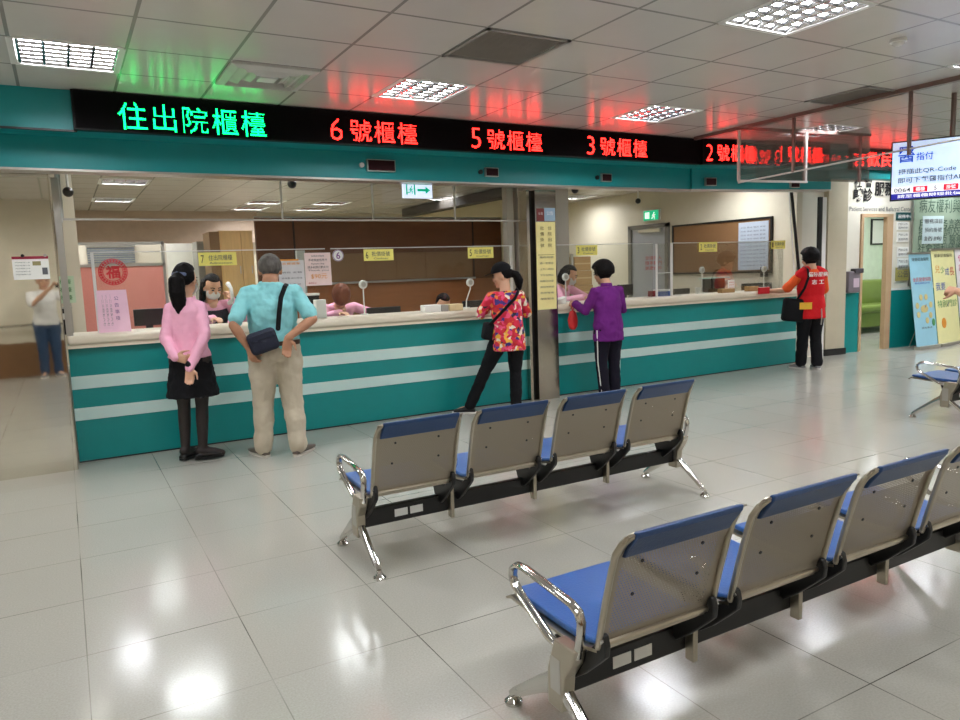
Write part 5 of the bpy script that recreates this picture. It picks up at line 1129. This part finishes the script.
# 5 helper in red vest
H = 1.63
f = Fig('helper in red vest over an orange shirt at the right end of the counter', (8.77, 6.38, 0), -23, H, .92, 1.12,
        {'elL': (-.19, .07, .66), 'wrL': (-.265, .20, .655), 'elR': (.15, .05, .635), 'wrR': (.08, .18, .62), 'hdL': (-.7, 1, .02), 'hdR': (-.6, 1, 0), 'pnL': (.5, .5, -.6), 'pnR': (0, 0, -1),
         'toL': (-.35, 1, 0), 'toR': (.2, 1, 0), 'anL': (-.06, .03, .048), 'anR': (.05, -.03, .048), 'head': (-.005, .025, .915)}, head=(6, -8, 0))
f.body(('grip', 'relaxed')); f.hair(HAIRB, bulk=1.36, drop=-.09, top=.88); f.top('orange_shirt', cloth('orange_shirt', (238, 96, 44)), .42, -.2, .012, 1., folds=.014, sl_r=1.1)
VEST = cloth('red_vest', (206, 26, 34)); vm = MB().loft(f.spine(.026, -1.05, .93, hemw=1.02, drape=True), 24)
for n in 'LR': vm.tube([f.J['sh' + n].lerp(f.J['neck'], .5), f.J['sh' + n] + V((0, 0, .006))], .045 * H, 14)
vs = fuse(vm, 'red_vest', VEST, f.t, .010, 4, .014, .08)
for tx, z, wd in (('醫院服務', 1.285, .27), ('志 工', 1.185, .17)):
    lettering(tx, PAPER, vs, (.0, -.168 if z > 1.2 else -.162, z), (1, 0, 0), (0, 0, 1), width=wd, height=.062, bold=.02)
MB().loft([(f.J['pelvis'] + V((-.07, .01, z)), V((.19, 0, 0)), V((0, .15, 0))) for z in (.05, -.04)], 24).build('yellow_hem', mat('yellow_cloth', (240, 190, 60), .8), f.t, smooth=True)
f.trousers('trousers', BLK, .010, 1.12, 1.35); f.shoes(mat('grey_trainers', (130, 128, 128), .6), mat('white_sole', (214, 210, 204), .7), .25)
MB().box(-.15, .15, -.06, .06, -.16, .15, Matrix.Translation((-.26, -.03, .82)) @ Matrix.Rotation(.12, 4, 'Y')).build('shoulder_bag', BLK, f.t, bevel=.04, seg=3)
f.strap(BLK, [V((-.23, -.06, .95)), V((-.17, -.13, 1.1)), V((-.125, -.15, 1.25)), V((-.11, -.10, 1.36)), V((-.10, .0, 1.39)), V((-.13, .1, 1.3))], .02, up=(1, 0, 0))
MB().tube([V((.06, -.16, .82)), V((.065, -.165, .72)), V((.06, -.16, .62))], .008, 6).build('key_chain', ALU, f.t, smooth=True)
t = thing('red_booklet', 'red booklet held on the counter edge by the red vest helper', 'booklet', (8.37, 6.815, 1.085)); MB().box(-.11, .10, -.016, .012, -.05, .04).build('cover', mat('bright_red', (206, 24, 38), .5), t, bevel=.004); MB().box(-.106, .096, -.008, .004, -.045, .044).build('pages', PAPER, t)

# clerks behind the counter
GREYV = cloth('dark_vest', (58, 50, 58))
def clerk(label, loc, yaw, h, joints, head, hair=HAIRB, long=None, mask=True, tail=None, full=False, bulk=1., hands=('relaxed', 'relaxed'), face=True):
    f = Fig(label, loc, yaw, h, .98, .98, joints, head); f.body(hands, face); f.hair(hair, bulk=bulk, length=long, ponytail=tail, full=full)
    if mask: f.mask(MASKB)
    f.top('pink_blouse', PINKC, .98, -.3, .012, 1.05, folds=.012); f.trousers('trousers', NAVY); f.shoes(SHOEB, None, .24); return f
f = clerk('masked woman with long black hair on the telephone behind the counter', (1.33, 7.72 + .33, 0), 180, 1.60,
          {'chest': (0, .05, .71), 'neck': (0, .09, .80), 'head': (0, .14, .885), 'shL': (-.10, .08, .775), 'shR': (.10, .08, .775), 'elL': (-.19, .12, .655), 'wrL': (-.10, .19, .80), 'hdL': (.3, -.1, 1), 'pnL': (.8, -.4, 0), 'elR': (.15, .14, .66), 'wrR': (.03, .28, .69), 'pnR': (0, 0, -1), 'hdR': (-.4, 1, 0)}, (14, -24, 0), long=.26, hands=('grip', 'relaxed'))
MB().loft(f.spine(.020, .5, .86), 24).build('dark_vest', GREYV, f.t, smooth=True)
wr = Matrix.Rotation(math.pi, 4, 'Z') @ f.J['wrL']; t = thing('telephone_handset', 'white handset with curly cord held to the masked woman\'s ear', 'telephone', V((1.33, 8.05, 0)) + wr + V((.0, -.03, .07)))
MB().tube([(-.02, .02, .09), (-.005, -.02, .05), (.0, -.03, 0), (.005, -.02, -.07), (-.02, .01, -.10)], [.024, .018, .016, .018, .024], 12).build('handset', WHITEP, t, smooth=True)
MB().tube([(0, 0, -.10), (.04, -.05, -.18), (.08, -.08, -.26), (.06, -.1, -.30)], .007, 8).build('cord', WHITEP, t, smooth=True)
def seated(h=1.58, lean=.0):
    return {'pelvis': (0, 0, .31), 'waist': (0, .02 + lean * .2, .39), 'chest': (0, .03 + lean * .6, .49), 'neck': (0, .04 + lean, .59), 'head': (0, .07 + lean * 1.25, .685), 'shL': (-.1, .04 + lean, .57), 'shR': (.1, .04 + lean, .57), 'elL': (-.13, .10 + lean, .46), 'elR': (.13, .10 + lean, .46), 'wrL': (-.09, .24, .49), 'wrR': (.09, .24, .49),
            'hdL': (.2, 1, 0), 'hdR': (-.2, 1, 0), 'pnL': (0, 0, -1), 'pnR': (0, 0, -1), 'hipL': (-.05, 0, .30), 'hipR': (.05, 0, .30), 'knL': (-.06, .25, .29), 'knR': (.06, .25, .29), 'anL': (-.06, .22, .05), 'anR': (.06, .22, .05), 'toL': (0, 1, 0), 'toR': (0, 1, 0)}
def office_chair(label, loc, hgt=.42):
    t = thing('office_chair', label, 'chair', loc, PI, 'clerks\' office chairs'); MB().box(-.22, .22, -.2, .24, hgt - .07, hgt).build('seat', BLACKP, t, bevel=.03); MB().cyl((0, 0, .06), (0, 0, 1), .025, hgt - .12).build('post', CHROME, t)
    for k in range(5): a = 2 * PI * k / 5; MB().tube([(0, 0, .08), (.26 * math.cos(a), .26 * math.sin(a), .05)], .02, 8).build('leg', BLACKP, t, smooth=True); 
    MB().box(-.19, .19, -.29, -.24, hgt + .12, hgt + .42).build('backrest', BLACKP, t, bevel=.02); MB().box(-.03, .03, -.27, -.2, hgt - .06, hgt + .2).build('bracket', BLACKM, t)
clerk('clerk in pink half hidden behind the grey haired man', (1.80, 8.55, 0), 165, 1.60, {**seated(), **{k: (v[0], v[1], v[2] + .08) for k, v in seated().items() if k[:2] not in ('kn', 'an', 'to', 'hd', 'pn', 'hi')}, 'hipL': (-.05, 0, .38), 'hipR': (.05, 0, .38), 'knL': (-.06, .22, .33), 'knR': (.06, .22, .33)}, (10, -16, 0), long=.2)
office_chair('office chair of the clerk hidden by the grey haired man', (1.80, 8.55, 0), .52)
f = clerk('brown haired clerk in pink bending down over the counter', (2.66, 8.08, 0), 176, 1.58,
          {'waist': (0, .06, .60), 'chest': (0, .14, .67), 'neck': (0, .21, .735), 'head': (.01, .285, .80), 'shL': (-.10, .2, .72), 'shR': (.10, .2, .72), 'elL': (-.20, .22, .68), 'wrL': (-.25, .33, .68), 'elR': (.15, .27, .66), 'wrR': (.04, .36, .69), 'hdL': (.2, 1, -.2), 'hdR': (-.5, 1, 0), 'pnL': (0, 0, -1), 'pnR': (0, 0, -1)}, (6, -74, 0), hair=HAIRR, bulk=1.16, mask=False, full=True)
clerk('seated clerk with only the black hair showing above the counter, left of the flowered shirt', (4.02, 8.12, 0), 180, 1.60, seated(lean=.02), (0, -30, 0)); office_chair('office chair of the low seated clerk', (4.02, 8.12, 0))
f = clerk('masked clerk in pink leaning out beside the pillar, handing papers over', (5.58, 7.95, 0), 205, 1.60,
          {'waist': (0, .04, .61), 'chest': (0, .09, .70), 'neck': (0, .13, .785), 'head': (0, .19, .865), 'shL': (-.10, .12, .765), 'shR': (.10, .12, .765), 'elL': (-.17, .26, .675), 'wrL': (-.21, .42, .685), 'elR': (.14, .2, .67), 'wrR': (.05, .34, .69), 'hdL': (-.2, 1, 0), 'hdR': (-.3, 1, 0), 'pnL': (0, 0, -1), 'pnR': (0, 0, -1)}, (24, -20, 0), long=.14)
clerk('seated clerk with reddish hair behind the monitor, before the corkboard', (9.02 - .1, 8.02, 0), 175, 1.58, seated(lean=.0), (0, -24, 0), hair=HAIRR); office_chair('office chair of the reddish haired clerk', (8.92, 8.02, 0))

# the man taking the picture, seen in the steel column
H = 1.70
f = Fig('man in white T-shirt and jeans taking the picture, mirrored in the steel column', (-.26, -.46, 0), -6, H, 1.05, 1.05,
        {'elL': (-.11, .13, .70), 'wrL': (.045, .235, .86), 'elR': (.19, .10, .71), 'wrR': (.175, .235, .86), 'hdL': (.35, .15, .5), 'hdR': (-.15, .15, .6), 'pnL': (.6, .4, -.3), 'pnR': (-.6, .4, -.3), 'toL': (-.3, 1, 0), 'toR': (.3, 1, 0)}, head=(-8, -6, 0))
f.body(('grip', 'grip')); f.hair(HAIRB, bulk=1.04); f.top('t_shirt', cloth('white_tee', (228, 228, 226)), .42, -.45, .014, 1.04, folds=.016, sl_r=1.25); f.trousers('jeans', cloth('blue_jeans', (52, 74, 104)), .01, 1.05, 1.15); f.shoes(mat('grey_trainers', (130, 128, 128), .6), MATS['white_sole'], .26)
t = thing('mobile_phone', 'black phone held up by the man in the white T-shirt', 'phone', (0, -.045, 1.49)); B(-.082, .078, -.009, 0, -.038, .038).build('case', BLACKP, t, bevel=.003)
# passer-by at the right edge
H = 1.62
f = Fig('person in dark top and white shoes walking in at the right edge', (6.17, 2.71, 0), 0, H, 1., 1.,
        {'elL': (-.13, .10, .68), 'wrL': (-.09, .24, .745), 'hdL': (.1, 1, .12), 'pnL': (.6, 0, -.6), 'elR': (.14, -.03, .62), 'wrR': (.14, .06, .48), 'anL': (-.05, .09, .048), 'knL': (-.05, .08, .285), 'anR': (.05, -.12, .06), 'knR': (.05, -.01, .28), 'toL': (0, 1, 0), 'toR': (0, 1, 0)}, head=(0, -6, 0))
f.body(('grip', 'relaxed')); f.hair(HAIRB, bulk=1.05, length=.1); f.top('dark_top', BLK, .45, -.4, .014, 1.04, folds=.014, sl_r=1.2); f.trousers('trousers', NAVY, .01, 1.0, 1.1); f.shoes(mat('white_trainers', (226, 220, 222), .6), MATS['white_sole'], .25)
